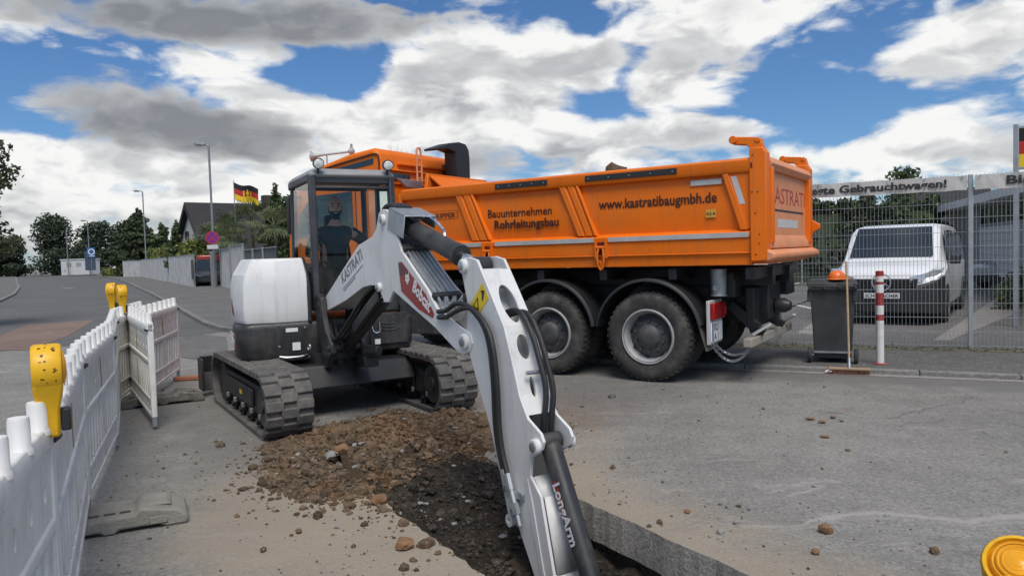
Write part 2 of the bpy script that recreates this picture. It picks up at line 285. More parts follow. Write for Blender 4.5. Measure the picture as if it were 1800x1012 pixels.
# ---------------------------------------------------------------- helpers
def tag(o, label=None, cat=None, group=None, kind=None):
    for k, v in (('label',label),('category',cat),('group',group),('kind',kind)):
        if v: o[k] = v
    return o
def T(name, label, cat, loc=(0,0,0), rz=0, group=None):
    o = bpy.data.objects.new(name, None); COL.objects.link(o); o.empty_display_size = .2
    o.location = loc; o.rotation_euler = (0,0,rz); return tag(o, label, cat, group)
class MB:
    """collects shapes; build() links them as one mesh object"""
    def __init__(s, M=None): s.v=[]; s.f=[]; s.mi=[]; s.M=M; s.m=0
    def add(s, vs, fs):
        b=len(s.v)
        s.v += [tuple(s.M@Vector(p)) for p in vs] if s.M is not None else [tuple(p) for p in vs]
        s.f += [tuple(b+i for i in f) for f in fs]; s.mi += [s.m]*len(fs); return s
    def box(s, x0,x1,y0,y1,z0,z1):
        return s.add([(x0,y0,z0),(x1,y0,z0),(x1,y1,z0),(x0,y1,z0),(x0,y0,z1),(x1,y0,z1),(x1,y1,z1),(x0,y1,z1)],
                     [(3,2,1,0),(4,5,6,7),(0,1,5,4),(1,2,6,5),(2,3,7,6),(3,0,4,7)])
    def beam(s, p0, p1, w, h, upv=(0,0,1)):
        p0,p1=Vector(p0),Vector(p1); d=(p1-p0).normalized(); a=d.cross(Vector(upv))
        a = a.normalized() if a.length>1e-5 else Vector((1,0,0)); b=a.cross(d).normalized()
        q=[]
        for p in (p0,p1):
            for i,j in ((-1,-1),(1,-1),(1,1),(-1,1)): q.append(p+a*(w/2*i)+b*(h/2*j))
        return s.add(q,[(3,2,1,0),(4,5,6,7),(0,1,5,4),(1,2,6,5),(2,3,7,6),(3,0,4,7)])
    def frame_of(s, ax):
        ax=Vector(ax).normalized(); a=ax.cross(Vector((0,0,1)));
        a = a.normalized() if a.length>1e-4 else Vector((1,0,0)); return ax,a,ax.cross(a).normalized()
    def lathe(s, prof, o, ax, n=24, a0=0, a1=2*PI, cap=True, ref=None):
        ax,a,b=s.frame_of(ax); o=Vector(o)
        if ref is not None: a=Vector(ref); b=ax.cross(a)
        full=abs(a1-a0-2*PI)<1e-6; k=n if full else n+1; vs=[]; fs=[]
        for r,h in prof:
            for i in range(k):
                t=a0+(a1-a0)*i/n; vs.append(o+ax*h+a*(r*math.cos(t))+b*(r*math.sin(t)))
        for j in range(len(prof)-1):
            for i in range(n):
                i2=(i+1)%k; fs.append((j*k+i,j*k+i2,(j+1)*k+i2,(j+1)*k+i))
        if cap and full:
            if prof[0][0]>1e-6: fs.append(tuple(range(k))[::-1])
            if prof[-1][0]>1e-6: fs.append(tuple((len(prof)-1)*k+i for i in range(k)))
        return s.add(vs,fs)
    def cyl(s, p0, p1, r0, r1=None, n=14):
        p0,p1=Vector(p0),Vector(p1); r1=r0 if r1 is None else r1
        return s.lathe([(r0,0),(r1,(p1-p0).length)],p0,p1-p0,n)
    def tube(s, pts, r, n=8, sub=4):
        P=[Vector(p) for p in pts]
        if sub>1 and len(P)>2:
            Q=[]
            for i in range(len(P)-1):
                a=P[max(i-1,0)];b=P[i];c=P[i+1];d=P[min(i+2,len(P)-1)]
                for k in range(sub):
                    t=k/sub; Q.append(.5*((2*b)+(c-a)*t+(2*a-5*b+4*c-d)*t*t+(3*b-a-3*c+d)*t**3))
            P=Q+[P[-1]]
        d=(P[1]-P[0]).normalized(); _,a,_=s.frame_of(d); vs=[]; fs=[]
        for i,p in enumerate(P):
            t=(P[min(i+1,len(P)-1)]-P[max(i-1,0)]).normalized(); a=(a-t*a.dot(t)).normalized(); b=t.cross(a)
            rr = r(i/(len(P)-1)) if callable(r) else r
            vs+=[p+a*(rr*math.cos(2*PI*k/n))+b*(rr*math.sin(2*PI*k/n)) for k in range(n)]
        for i in range(len(P)-1):
            for k in range(n): k2=(k+1)%n; fs.append((i*n+k,i*n+k2,(i+1)*n+k2,(i+1)*n+k))
        fs.append(tuple(range(n))[::-1]); fs.append(tuple((len(P)-1)*n+k for k in range(n)))
        return s.add(vs,fs)
    def prism(s, poly, f, a, b):
        """poly of (u,v) swept from w=a to w=b; f(u,v,w) gives the point"""
        n=len(poly); vs=[f(u,v,a) for u,v in poly]+[f(u,v,b) for u,v in poly]
        return s.add(vs,[tuple(range(n)),tuple(range(2*n-1,n-1,-1))]+[(i,n+i,n+(i+1)%n,(i+1)%n) for i in range(n)])
    def xz(s, poly, y0, y1): return s.prism(poly, lambda u,v,w:(u,w,v), y0, y1)
    def xy(s, poly, z0, z1): return s.prism(poly, lambda u,v,w:(u,v,w), z0, z1)
    def yz(s, poly, x0, x1): return s.prism(poly, lambda u,v,w:(w,u,v), x0, x1)
    def loft(s, rings, cap=True):
        n=len(rings[0]); vs=[p for r in rings for p in r]; fs=[]
        for j in range(len(rings)-1):
            for i in range(n): i2=(i+1)%n; fs.append((j*n+i,j*n+i2,(j+1)*n+i2,(j+1)*n+i))
        if cap: fs.append(tuple(range(n))[::-1]); fs.append(tuple((len(rings)-1)*n+i for i in range(n)))
        return s.add(vs,fs)
    def build(s, name, mats, parent=None, smooth=35, bevel=0, seg=2, recalc=True):
        me=bpy.data.meshes.new(name); me.from_pydata(s.v,[],s.f)
        mats=[mats] if isinstance(mats,str) else mats
        for m in mats: me.materials.append(MT[m])
        if len(mats)>1: me.polygons.foreach_set('material_index', s.mi)
        if recalc:
            bm=bmesh.new(); bm.from_mesh(me); bmesh.ops.recalc_face_normals(bm, faces=bm.faces); bm.to_mesh(me); bm.free()
        if smooth:
            me.polygons.foreach_set('use_smooth',[True]*len(me.polygons)); me.set_sharp_from_angle(angle=R(smooth))
        o=bpy.data.objects.new(name,me); COL.objects.link(o)
        if parent: o.parent=parent
        if bevel:
            b=o.modifiers.new('bevel','BEVEL'); b.width=bevel; b.segments=seg; b.limit_method='ANGLE'; b.angle_limit=R(35)
        me.update(); return o
def struct(o): o['kind']='structure'; return o
def dup(o, parent=None):
    c=o.copy(); COL.objects.link(c); c.parent=parent
    for ch in [x for x in bpy.data.objects if x.parent==o]: dup(ch,c)
    return c
KIDS=None
def text(name, body, material, parent, origin, xd, yd, size=.1, bold=0., align='LEFT', width=None, shear=0, spacing=1., th=.0015):
    """printed or cut lettering as a thin mesh lying in the plane (xd, yd) through origin"""
    cu=bpy.data.curves.new(name,'FONT'); cu.body=body; cu.size=size; cu.align_x=align; cu.offset=bold; cu.shear=shear; cu.space_character=spacing; cu.resolution_u=2; cu.extrude=th/2
    ob=bpy.data.objects.new('tmp',cu); COL.objects.link(ob); bpy.context.view_layer.update()
    me=bpy.data.meshes.new_from_object(ob.evaluated_get(bpy.context.evaluated_depsgraph_get())); bpy.data.objects.remove(ob); me.name=name
    me.materials.clear(); me.materials.append(MT[material])
    if width:
        xs=[v.co.x for v in me.vertices]; k=width/(max(xs)-min(xs))
        for v in me.vertices: v.co.x*=k
    o=bpy.data.objects.new(name,me); COL.objects.link(o); xd=Vector(xd).normalized(); yd=Vector(yd); yd=(yd-xd*yd.dot(xd)).normalized(); zd=xd.cross(yd)
    M=Matrix((xd,yd,zd)).transposed().to_4x4(); M.translation=Vector(origin)
    if parent: o.parent=parent
    o.matrix_local=M; return o
def rock(r, seed, flat=.7, sub=1):
    bm=bmesh.new(); bmesh.ops.create_icosphere(bm, subdivisions=sub, radius=1)
    rr=random.Random(seed); sc=(rr.uniform(.7,1.2),rr.uniform(.7,1.2),rr.uniform(.5,.9)*flat/.7); off=Vector((seed*1.7,seed*.9,0))
    vs=[]
    for v in bm.verts:
        k=1+.45*mnoise.noise(v.co*1.6+off)+.18*mnoise.noise(v.co*4+off); vs.append((v.co.x*sc[0]*k*r,v.co.y*sc[1]*k*r,v.co.z*sc[2]*k*r))
    fs=[tuple(v.index for v in f.verts) for f in bm.faces]; bm.free(); return vs,fs
def rot2(x,y,a): return x*math.cos(a)-y*math.sin(a), x*math.sin(a)+y*math.cos(a)
# frames shared by several builders: undercarriage/boom line, upper house, dump truck, trench
EXO, EXH = Vector((-1.9,7.98,0)), math.atan2(-.848,.53)
HOO, HOH = Vector((-2.05,8.2,0)), math.atan2(-.893,.45)
TRO, TRH = Vector((2.26,9.84,0)), math.atan2(.54,-.84)
def frame(o,h): return Matrix.Translation(o)@Matrix.Rotation(h,4,'Z')
H2E = frame(EXO,EXH).inverted()@frame(HOO,HOH)
TU=Vector((-.52,.855,0)).normalized(); TV=Vector((-TU.y,TU.x,0)); TO=Vector((.47,3.56,0))   # trench: u away from camera, v to its left
def tr(u,v,z=0): p=TO+TU*u+TV*v; return (p.x,p.y,z)

# ---------------------------------------------------------------- ground with the open trench
hw=.53; U0,U1=-3.2,2.6
def jag(u,s): return .028*mnoise.noise(Vector((u*3.1,s*7,0)))+.016*mnoise.noise(Vector((u*11,s*3,2)))
us=[U0+(U1-U0)*i/110 for i in range(111)]
left=[tr(u, hw+jag(u,1)*1.6) for u in us]; right=[tr(u,-hw+jag(u,5)*.7) for u in us]
g=MB(); B=900.; n=len(us)
outer=[(-B,-60,0),(B,-60,0),(B,B,0),(-B,B,0)]
# ring of four n-gons round the opening: near, right, far, left
vs=outer+left+right; L0=4; R0_=4+n
g.add(vs,[(0,1,R0_,L0), tuple([1,2]+[R0_+i for i in range(n-1,-1,-1)]), (2,3,L0+n-1,R0_+n-1), tuple([3,0]+[L0+i for i in range(n)])])
ground=struct(g.build('ground','asphalt',None,0,recalc=False))
w=MB()
for side,s in ((left,1),(right,-1)):
    rows=[[(p[0]-TV.x*s*q,p[1]-TV.y*s*q,z) for p in side] for q,z in ((0,0),(.001,-.02),(.003,-.10),(.004,-.17),(.003,-.22))]
    low=[[(p[0]+TV.x*s*(.05+.05*mnoise.noise(Vector((p[0]*4,p[1]*4,z)))),p[1]+TV.y*s*.05,z) for p in side] for z in (-.225,-.5,-1.1)]
    for A in (rows,low):
        w.m=0 if A is rows else 1
        for a,b in zip(A,A[1:]):
            w.add(a+b,[(i,i+1,n+i+1,n+i) for i in range(n-1)])
tw=struct(w.build('trench_wall',['cut_asphalt','dark_gravel'],None,0))
# ---------------------------------------------------------------- spoil heap, trench fill
def nz(u,v,k,s): return mnoise.noise(Vector((u*k+s,v*k-s,s)))
def heap(u,v):
    a=.21*math.exp(-((u-3.30)/.62)**2-((v+.15)/.80)**2)+.13*math.exp(-((u-2.45)/.42)**2-((v-.68)/.30)**2)+.10*math.exp(-((u-3.0)/.4)**2-((v+.85)/.3)**2)
    a*=1+.5*nz(u,v,2.2,3); a+=(.05*nz(u,v,6,1)+.03*nz(u,v,14,5))*min(1,a*9)
    return a-.030
def fill(u,v):
    t=max(0,min(1,(u-.35)/2.6)); t=t*t*(3-2*t); z=-.50+t*.60
    z+=.10*nz(u,v,2.,9)+.06*nz(u,v,5,4)+.035*nz(u,v,13,8); z+=(1-t)*(.20*min(1,abs(v)/hw)**2-.06); return z
du=.03
def field(u0,u1,v0,v1,f,keep,matf):
    nu=int((u1-u0)/du)+1; nv=int((v1-v0)/du)+1; b=len(SO.v)
    for i in range(nu):
        for j in range(nv): u=u0+i*du; v=v0+j*du; SO.v.append(tr(u,v,f(u,v)))
    for i in range(nu-1):
        for j in range(nv-1):
            q=(b+i*nv+j,b+(i+1)*nv+j,b+(i+1)*nv+j+1,b+i*nv+j+1); u=u0+i*du; v=v0+j*du
            if keep(u,v,max(SO.v[k][2] for k in q)): SO.f.append(q[::-1]); SO.mi.append(matf(u,v))
SO=MB(); dark=lambda u,v: 1 if u+.35*nz(u,v,1.6,2)+.2*nz(u,v,5,2)<2.25-.25*abs(v) else 0
field(-2.4,U1+.03,-hw-.09,hw+.09,lambda u,v:fill(u,v)+max(0,heap(u,v)),lambda u,v,z:True,dark)
field(-.2,4.6,-1.8,1.8,heap,lambda u,v,z: z>-.02 and not (abs(v+.015)<hw-.02 and u<U1-.02),lambda u,v:0)
soil=SO.build('loose_soil',['soil','dark_gravel'],None,60,recalc=False); tag(soil,'brown and black excavated soil filling the trench between the excavator tracks','soil',kind='stuff')
cl=MB()
rocks=[rock(1,i,sub=1) for i in range(14)]
for k in range(12500):
    if k<4200: u=random.gauss(3.1,.55); v=random.gauss(-.12,.62)
    elif k<6000: u=random.gauss(2.4,.38); v=random.gauss(.72,.27)
    elif k<6600: u=random.gauss(2.0,.7); v=hw+abs(random.gauss(.02,.17))
    else: u=random.uniform(-1.2,3.2); v=random.uniform(-hw+.03,hw-.03)
    ins=abs(v)<hw and u<U1
    z=fill(u,v)+max(0,heap(u,v)) if ins else max(0,heap(u,v))
    if not ins and heap(u,v)<-.01 and random.random()<.62: continue
    r=min(.045,.0058*math.exp(abs(random.gauss(0,.78))))
    a,f=random.choice(rocks); t=random.uniform(0,6.28); p=tr(u,v,z+r*.25); cs,sn=math.cos(t)*r,math.sin(t)*r
    cl.m=1 if (u+.3*nz(u,v,1.6,2)<2.2-.25*abs(v) and ins) else 0
    if random.random()<.02: cl.m=2; r=min(r,.020)
    cl.add([(p[0]+x*cs-y*sn,p[1]+x*sn+y*cs,p[2]+zz*r) for x,y,zz in a],f)
clods=cl.build('soil_clods',['clods','dark_gravel','stone_grey'],None,0,recalc=False); tag(clods,'crumbled brown clods and gravel strewn over the spoil heap','soil',kind='stuff')
# grit on the carriageway
gr=MB()
for k in range(1500):
    if k<700: u=random.gauss(1.6,1.6); v=random.choice((1,-1))*(hw+.05+abs(random.gauss(0,.6)))
    else: u=random.uniform(-1,8); v=random.uniform(-5,2.5)
    if abs(v)<hw+.03 and u<2.9: continue
    r=.004*math.exp(abs(random.gauss(0,.65))); a,f=rocks[k%14]; t=k*1.3; cs,sn=math.cos(t)*r,math.sin(t)*r; p=tr(u,v,r*.3); gr.m=random.choice((0,0,1,2,2))
    gr.add([(p[0]+x*cs-y*sn,p[1]+x*sn+y*cs,p[2]+zz*r) for x,y,zz in a],f)
tag(gr.build('road_grit',['clods','rubber_foot','stone_grey'],None,0,recalc=False),'fine grit and chips scattered on the grey asphalt','gravel',kind='stuff')
def gpt(px,py,z=0):       # ground position of a picture position, used to set small stones and markings out on the road plan
    d=fw+ri*((px-900)/1300)-up*((py-506)/1300); t=(z-1.6)/d.z; return Vector((d.x*t,d.y*t,z))
for i,(px,py,r,m,lab) in enumerate([
    (711,962,.055,'clod_orange','flat rust brown clod on the asphalt left of the trench edge, largest loose one there'),
    (481,856,.042,'clods','round brown clod at the left foot of the spoil heap, below the track'),
    (525,936,.025,'clods','small brown clod lying alone on the pale dusty asphalt between concrete foot and trench'),
    (463,968,.024,'clods','small dark brown clod lowest of those right of the concrete foot'),
    (456,863,.022,'clods','small brown clod just left of the round one beside the spoil heap'),
    (584,838,.05,'stone_grey','pale grey stone on the left side of the spoil heap'),
    (600,826,.05,'clod_orange','orange clod above the pale grey stone on the spoil heap'),
    (665,885,.055,'clod_orange','orange clod perched on the left trench edge'),
    (1452,936,.042,'clod_orange','rust orange clod on the asphalt right of the trench, largest there'),
    (1433,973,.026,'clod_orange','small orange clod below the largest one right of the trench'),
    (1643,972,.028,'clods','brown clod nearest to the yellow lamps in the corner'),
    (1208,901,.022,'clod_orange','small orange clod on the dusty strip right of the trench edge'),
    (1077,823,.022,'clods','small brown clod on the asphalt right of the excavator arm'),
    (1294,920,.018,'stone_grey','small pale stone on dusty asphalt right of the trench'),
    (1450,769,.03,'clod_orange','crumbled orange clod alone below the scattered orange patch on the road'),
    (1424,738,.036,'clod_orange','crushed orange clod at the left end of the scattered patch on the road'),
    (1445,743,.030,'clod_orange','crushed orange clod in the middle of the scattered patch on the road'),
    (1464,735,.036,'clod_orange','crushed orange clod at the right end of the scattered patch on the road')]):
    vs,fs=rock(r,40+i,.75 if i<14 else .35,2); o=MB().add(vs,fs).build('soil_clod',m,None,22)
    p=gpt(px,py); o.location=(p.x,p.y,(.16 if i in (5,6) else r*.45)); o.rotation_euler.z=i*1.1; tag(o,lab,'clod')

# ---------------------------------------------------------------- right pavement, kerb, car lot
sd_=Vector((-2.12,1.04,0)).normalized(); kd=Vector((-sd_.y,sd_.x,0))*-1     # along the kerb to the left / towards the fence
K0=Vector((5.68,8.24,0))
def ks(a,b,z=0): p=K0+sd_*a+kd*b; return (p.x,p.y,z)
FP=Vector((6.41,10.32,0)); FD=Vector((4.13-6.41,11.35-10.32,0)).normalized(); FN=Vector((-FD.y,FD.x,0))*-1
def fs_(a,b,z=0): p=FP+FD*a+FN*b; return (p.x,p.y,z)
PZ=.05
m=MB(); m.add([ks(-14,.13,PZ),ks(6.5,.13,PZ),fs_(8,0.05,PZ),fs_(-12,0.05,PZ)],[(0,1,2,3)]); struct(m.build('pavement','pavement',None,0))
kerb=struct(bpy.data.objects.new('kerb',None)); COL.objects.link(kerb)
km=None
for i in range(16):
    a=-9+i*1.0
    if km is None:
        mb=MB(); mb.box(0,.992,0,.128,-.1,PZ+.006); ko=mb.build('kerb_stone','kerb_stone',kerb,30,.012); km=ko
    else: ko=km.copy(); COL.objects.link(ko)
    p=ks(a,0); ko.location=(p[0],p[1],random.uniform(-.003,.003)); ko.rotation_euler.z=math.atan2(sd_.y,sd_.x)+PI*0; ko.scale.y=-1 if False else 1
    ko.parent=kerb
# the box runs to the left of the kerb direction, so turn it round onto the fence side
for o in [x for x in bpy.data.objects if x.parent==kerb]:
    o.rotation_euler.z+=PI; o.location=Vector(o.location)+sd_*.992
m=MB(); m.add([ks(-14,-.16,.004),ks(7,-.16,.004),ks(7,-.003,.004),ks(-14,-.003,.004)],[(0,1,2,3)][::1]); struct(m.build('gutter','paving_light',None,0))
m=MB(); m.add([fs_(-14,.05,.045),fs_(8,.05,.045),fs_(20,60,.045),fs_(-40,60,.045)],[(0,3,2,1)]); struct(m.build('car_lot','gravel_lot',None,0))
m=MB(); m.add([fs_(-12,-.22,PZ+.004),fs_(8,-.22,PZ+.004),fs_(8,.06,PZ+.004),fs_(-12,.06,PZ+.004)],[(0,3,2,1)]); struct(m.build('verge','verge',None,0))
for i,(pa,pb,wd) in enumerate([((1360,508),(1440,488),.13),((1360,527),(1440,545),.13),((1330,545),(1400,520),.12)]):
    a,b=gpt(*pa,.05),gpt(*pb,.05); d=(b-a).normalized(); q=Vector((-d.y,d.x,0))*wd/2
    mm=MB(); mm.add([tuple(a+q),tuple(a-q),tuple(b-q),tuple(b+q)],[(0,1,2,3)]); o=struct(mm.build('parking_line','line_white',None,0)); o.location.z=.002
for q in ([(1668,598),(1640,598),(1745,528),(1800,528),(1800,545)],[(1400,585),(1440,560),(1452,560),(1452,590)]):
    mm=MB(); mm.add([tuple(gpt(*p,.05)) for p in q],[tuple(range(len(q)))]); struct(mm.build('paving_strip','paving_light',None,0))

# ---------------------------------------------------------------- road to the left, its kerbs and pavements
RK=[(5,15.2),(0,15.2),(-4.0,15.35),(-5.4,15.8),(-6.6,16.9),(-7.71,18.56),(-9.5,21.8),(-11.76,25.88),(-15,31.7),(-18.4,37.8),(-24.5,48.5),(-31.93,61.63),(-42,79),(-60,108),(-95,165)]
LK=[(-21.5,30),(-24.45,35.26),(-28.85,42.74),(-38,57),(-52.83,79),(-75,112),(-108,160)]
def strip(name,pl,w,z,h,matn):
    P=[Vector((x,y,0)) for x,y in pl]; m=MB(); L=[];Rr=[]
    for i,p in enumerate(P):
        t=(P[min(i+1,len(P)-1)]-P[max(i-1,0)]).normalized(); q=Vector((-t.y,t.x,0))*w/2; L.append(p+q); Rr.append(p-q)
    k=len(P); vs=[(*a.xy,z) for a in L]+[(*a.xy,z+h) for a in L]+[(*a.xy,z+h) for a in Rr]+[(*a.xy,z) for a in Rr]
    fs=[]
    for j in range(3):
        for i in range(k-1): fs.append((j*k+i,j*k+i+1,(j+1)*k+i+1,(j+1)*k+i))
    m.add(vs,fs); return struct(m.build(name,matn,None,30))
strip('kerb_far_right',RK,.16,0,.09,'kerb_stone'); strip('kerb_far_left',LK,.2,0,.09,'kerb_stone')
m=MB(); a=[(x+.06,y+.05,.08) for x,y in RK]; b=[(x*.93+6+9*min(1,max(0,i-3)/4.),y+9+max(0,i-3)*2.,.08) for i,(x,y) in enumerate(RK)]; k=len(a)
m.add(a+b,[(i,k+i,k+i+1,i+1) for i in range(k-1)]); struct(m.build('pavement_far_right','pavement_far',None,0))
m=MB(); a=[(x-.08,y+.05,.08) for x,y in LK]; b=[(x-45,y-2,.08) for x,y in LK]; k=len(a)
m.add(a+b,[(i,k+i,k+i+1,i+1) for i in range(k-1)]); struct(m.build('pavement_far_left','pavement_far',None,0))
m=MB(); q=[(-7.0,15.9)]+RK[4:]+LK[::-1]+[(-16,21),(-9.9,14.2)]
m.add([(x,y,.004) for x,y in q],[tuple(range(len(q)))]); struct(m.build('road','asphalt_road',None,0))
m=MB(); q=[(-13.41,20.3),(-12.25,21.64),(-10.22,16.93),(-9.35,14.16),(-10.9,14.6)]; m.add([(x,y,.008) for x,y in q],[tuple(range(len(q)))]); struct(m.build('road_patch','patch_red',None,0))
m=MB(); q=[(-30,36),(-160,230),(-420,700),(-900,700),(-900,30),(-200,30)]; m.add([(x,y,.06) for x,y in q],[tuple(range(len(q)))]); struct(m.build('meadow_left','verge',None,0))
m=MB(); q=[(-52,92),(-20,60),(60,60),(160,400),(-120,400)]; m.add([(x,y,.02) for x,y in q],[tuple(range(len(q)))]); struct(m.build('yard_far','verge',None,0))
m=MB(); a=gpt(107,507); b=gpt(126,507); m.add([(a.x,a.y,.010),(b.x,b.y,.010),(b.x+.02,b.y+.35,.010),(a.x+.02,a.y+.35,.010)],[(0,1,2,3)]); struct(m.build('lane_dash','line_white',None,0))

m=MB(); q=[(313,596),(350,588),(398,592),(402,622),(360,634),(318,628)]; m.add([(*gpt(*p).xy,.006) for p in q],[tuple(range(6))]); struct(m.build('gravel_patch','gravel_lot',None,0))
# ================================================================ mini excavator
EXC=T('mini_excavator','white and charcoal tracked mini excavator with its arm down in the trench','excavator',EXO,EXH)
Y0=-.11                               # the boom runs in this vertical plane of the machine
def track(yc):
    Rr=.275; L=.98; z0=.29                     # belt centre line: two half circles and two straight runs
    def path(s_):                              # arc length -> x, z, tangent angle
        per=[2*L,PI*Rr,2*L,PI*Rr]; tot=sum(per); s_%=tot
        if s_<per[0]: return (-L+s_, z0-Rr, 0.)
        s_-=per[0]
        if s_<per[1]: a=s_/Rr; return (L+Rr*math.sin(a), z0-Rr*math.cos(a), a)
        s_-=per[1]
        if s_<per[2]: return (L-s_, z0+Rr, PI)
        s_-=per[2]; a=s_/Rr; return (-L-Rr*math.sin(a), z0+Rr*math.cos(a), PI+a)
    tot=4*L+2*PI*Rr; wd=.42
    root=MB(); n=120; vs=[]
    for i in range(n):
        x,z,a=path(tot*i/n); nx,nz_=math.sin(a),-math.cos(a)
        vs+=[(x-nx*.03,yc-wd/2,z-nz_*.03),(x-nx*.03,yc+wd/2,z-nz_*.03),(x+nx*.0,yc+wd/2,z+nz_*.0),(x,yc-wd/2,z)]
    fs=[]
    for i in range(n):
        j=(i+1)%n
        for k in range(4): k2=(k+1)%4; fs.append((i*4+k,j*4+k,j*4+k2,i*4+k2))
    root.add(vs,fs); belt=root.build('rubber_belt','track_rubber',EXC,30)
    ln=MB(); nl=42
    for i in range(nl):
        for row,(ya,yb,off) in enumerate(((-.21,-.055,0.),(-.075,.075,.5),(.055,.21,0.))):
            s0=tot*(i+off)/nl; hl=tot/nl*.36
            pts=[]
            for ds,hh in ((-hl,0),(hl,0),(hl*.8,.028),(-hl*.8,.028)):
                x,z,a=path(s0+ds); pts.append((x+math.sin(a)*hh,z-math.cos(a)*hh))
            sk=.02*(1 if row!=1 else -1)
            ln.add([(p[0],yc+ya,p[1]) for p in pts]+[(p[0],yc+yb,p[1]) for p in pts],[(0,1,2,3),(7,6,5,4),(0,4,5,1),(1,5,6,2),(2,6,7,3),(3,7,4,0)])
    lg=ln.build('tread_lugs','track_rubber',belt,30,.006,1)
    fr=MB(); fr.xz([(-.95,.42),(.62,.42),(.80,.36),(.80,.22),(.62,.14),(-.80,.14),(-.98,.2)],yc-.13,yc+.13); fr.box(-.7,.5,yc-.16,yc-.13,.2,.37)
    fb=fr.build('track_frame','charcoal',EXC,35,.015)
    for k in range(5):
        mm=MB(); x=-.72+.36*k; mm.cyl((x,yc-.15,.105),(x,yc+.15,.105),.075,n=14); mm.cyl((x,yc-.175,.105),(x,yc-.15,.105),.03,n=10); mm.build('roller','black_paint',EXC,35)
        mm=MB(); mm.beam((x+.12,yc-.165,.17),(x+.15,yc-.165,.17),.03,.05); mm.build('bolt','zinc',EXC,35,.004)
    mm=MB(); mm.lathe([(.05,-.17),(.19,-.17),(.215,-.13),(.215,.13),(.19,.17),(.05,.17)],(L,yc,z0),(0,1,0),28); mm.cyl((L,yc-.19,z0),(L,yc+.19,z0),.07); mm.build('idler_wheel','charcoal',EXC,35)
    mm=MB(); mm.lathe([(.22,-.14),(.24,-.1),(.24,.1),(.22,.14)],(-L,yc,z0),(0,1,0),28); mm.build('sprocket','charcoal',EXC,35)
    return belt
track(-.88); track(.80)
m=MB(); m.box(.0,.10,-1.046,-1.043,.27,.31); m.build('warning_sticker','yellow',EXC,0)
m=MB(); m.xz([(-.55,.30),(.55,.30),(.42,.52),(-.42,.52)],-.66,.66); m.box(-.3,.3,-.7,.7,.28,.44); m.beam((-.3,-.35,.38),(-1.45,-.35,.25),.1,.14); m.beam((-.3,.35,.38),(-1.45,.35,.25),.1,.14)
m.build('undercarriage','black_paint',EXC,35,.02)
m=MB(); m.lathe([(.42,.5),(.42,.62)],(0,0,0),(0,0,1),28); m.build('slew_ring','black_paint',EXC,35)
m=MB()
ring=[]
for y in (-1.14,-.5,0,.5,1.08):
    ring.append([(-1.62,y,.06),(-1.70,y,.1),(-1.76,y,.28),(-1.72,y,.48),(-1.66,y,.48),(-1.70,y,.28),(-1.64,y,.12)])
m.loft(ring); m.box(-1.74,-1.46,-1.16,-1.135,.08,.46); m.box(-1.74,-1.46,1.075,1.10,.08,.46); m.box(-1.66,-1.42,-.96,.96,.20,.30); m.build('dozer_blade','charcoal',EXC,30,.01)

# ---- house (its own heading)
def hb(): return MB(H2E)
def outline(r,xf,yl,yr,cr=.14,n=20):
    P=[]
    for i in range(n+1):                      # round tail
        a=PI/2+PI*i/n; P.append((max(-r,r*1.02*math.cos(a)), (yl if math.sin(a)>0 else yr)*abs(math.sin(a))**.75*(1 if math.sin(a)>=0 else 1) if False else r*math.sin(a)))
    P=[(x,max(-yr,min(yl,y))) for x,y in P]
    for cx,cy,a0 in ((xf-cr,-yr+cr,-PI/2),(xf-cr,yl-cr,0)):
        for k in range(5): a=a0+PI/2*k/4; P.append((cx+cr*math.cos(a),cy+cr*math.sin(a)))
    return P
OL=outline(1.0,.5,.84,1.0)
def scale_ol(P,k,cx=-.1,cy=-.08): return [(cx+(x-cx)*k,cy+(y-cy)*k) for x,y in P]
m=hb(); rings=[[(x,y,z) for x,y in scale_ol(OL,k)] for z,k in ((.575,.9),(.60,.965),(.65,.99),(.90,1.0),(.935,.992),(.95,.975))]
m.loft(rings); low=m.build('lower_body','charcoal',EXC,40)
# skirt panels, vents, stickers on the lower body
def on_ol(px_,z,off=.004):
    pass
m=hb(); m.box(.502,.515,.32,.74,.66,.99); pn=m.build('service_panel','charcoal',EXC,35,.01)
for k in range(3):
    m=hb(); m.tube([(.518,.48+.02*abs(q-2),.87-k*.035+(.006 if q in (0,4) else -.004)) if False else (.518,.45+q*.035,.885-k*.035-(.008 if q in (1,2,3) else 0)) for q in range(5)],.006,6); m.build('vent_slot','black_paint',pn,30)
m=hb(); m.tube([(.53,.34,.86),(.54,.36,.80),(.54,.42,.80),(.54,.42,.90)],.007,6); m.build('grab_handle','chrome',EXC,35)
for (y,z,w,h) in ((.40,.69,.06,.055),):
    m=hb(); m.box(.516,.519,y-w/2,y+w/2,z-h/2,z+h/2); m.build('label_sticker','white_print',EXC,0)
m=hb(); m.add([(.53,.23,1.10),(.53,.37,1.10),(.53,.30,1.22),(.52,.23,1.10),(.52,.37,1.10),(.52,.30,1.22)],[(0,1,2),(5,4,3),(0,3,4,1),(1,4,5,2),(2,5,3,0)]); m.build('warning_triangle','yellow',EXC,0)
m=hb(); m.box(.34,.52,.18,.66,1.0,1.30); m.build('front_cowl','charcoal',EXC,35,.03)
m=hb(); m.xy([(.2,-.98),(.46,-.86),(.5,-.5),(.5,.4),(.4,.5),(.1,.5),(.1,-.9)],.56,.60); m.build('belly_plate','black_paint',EXC,35,.01)
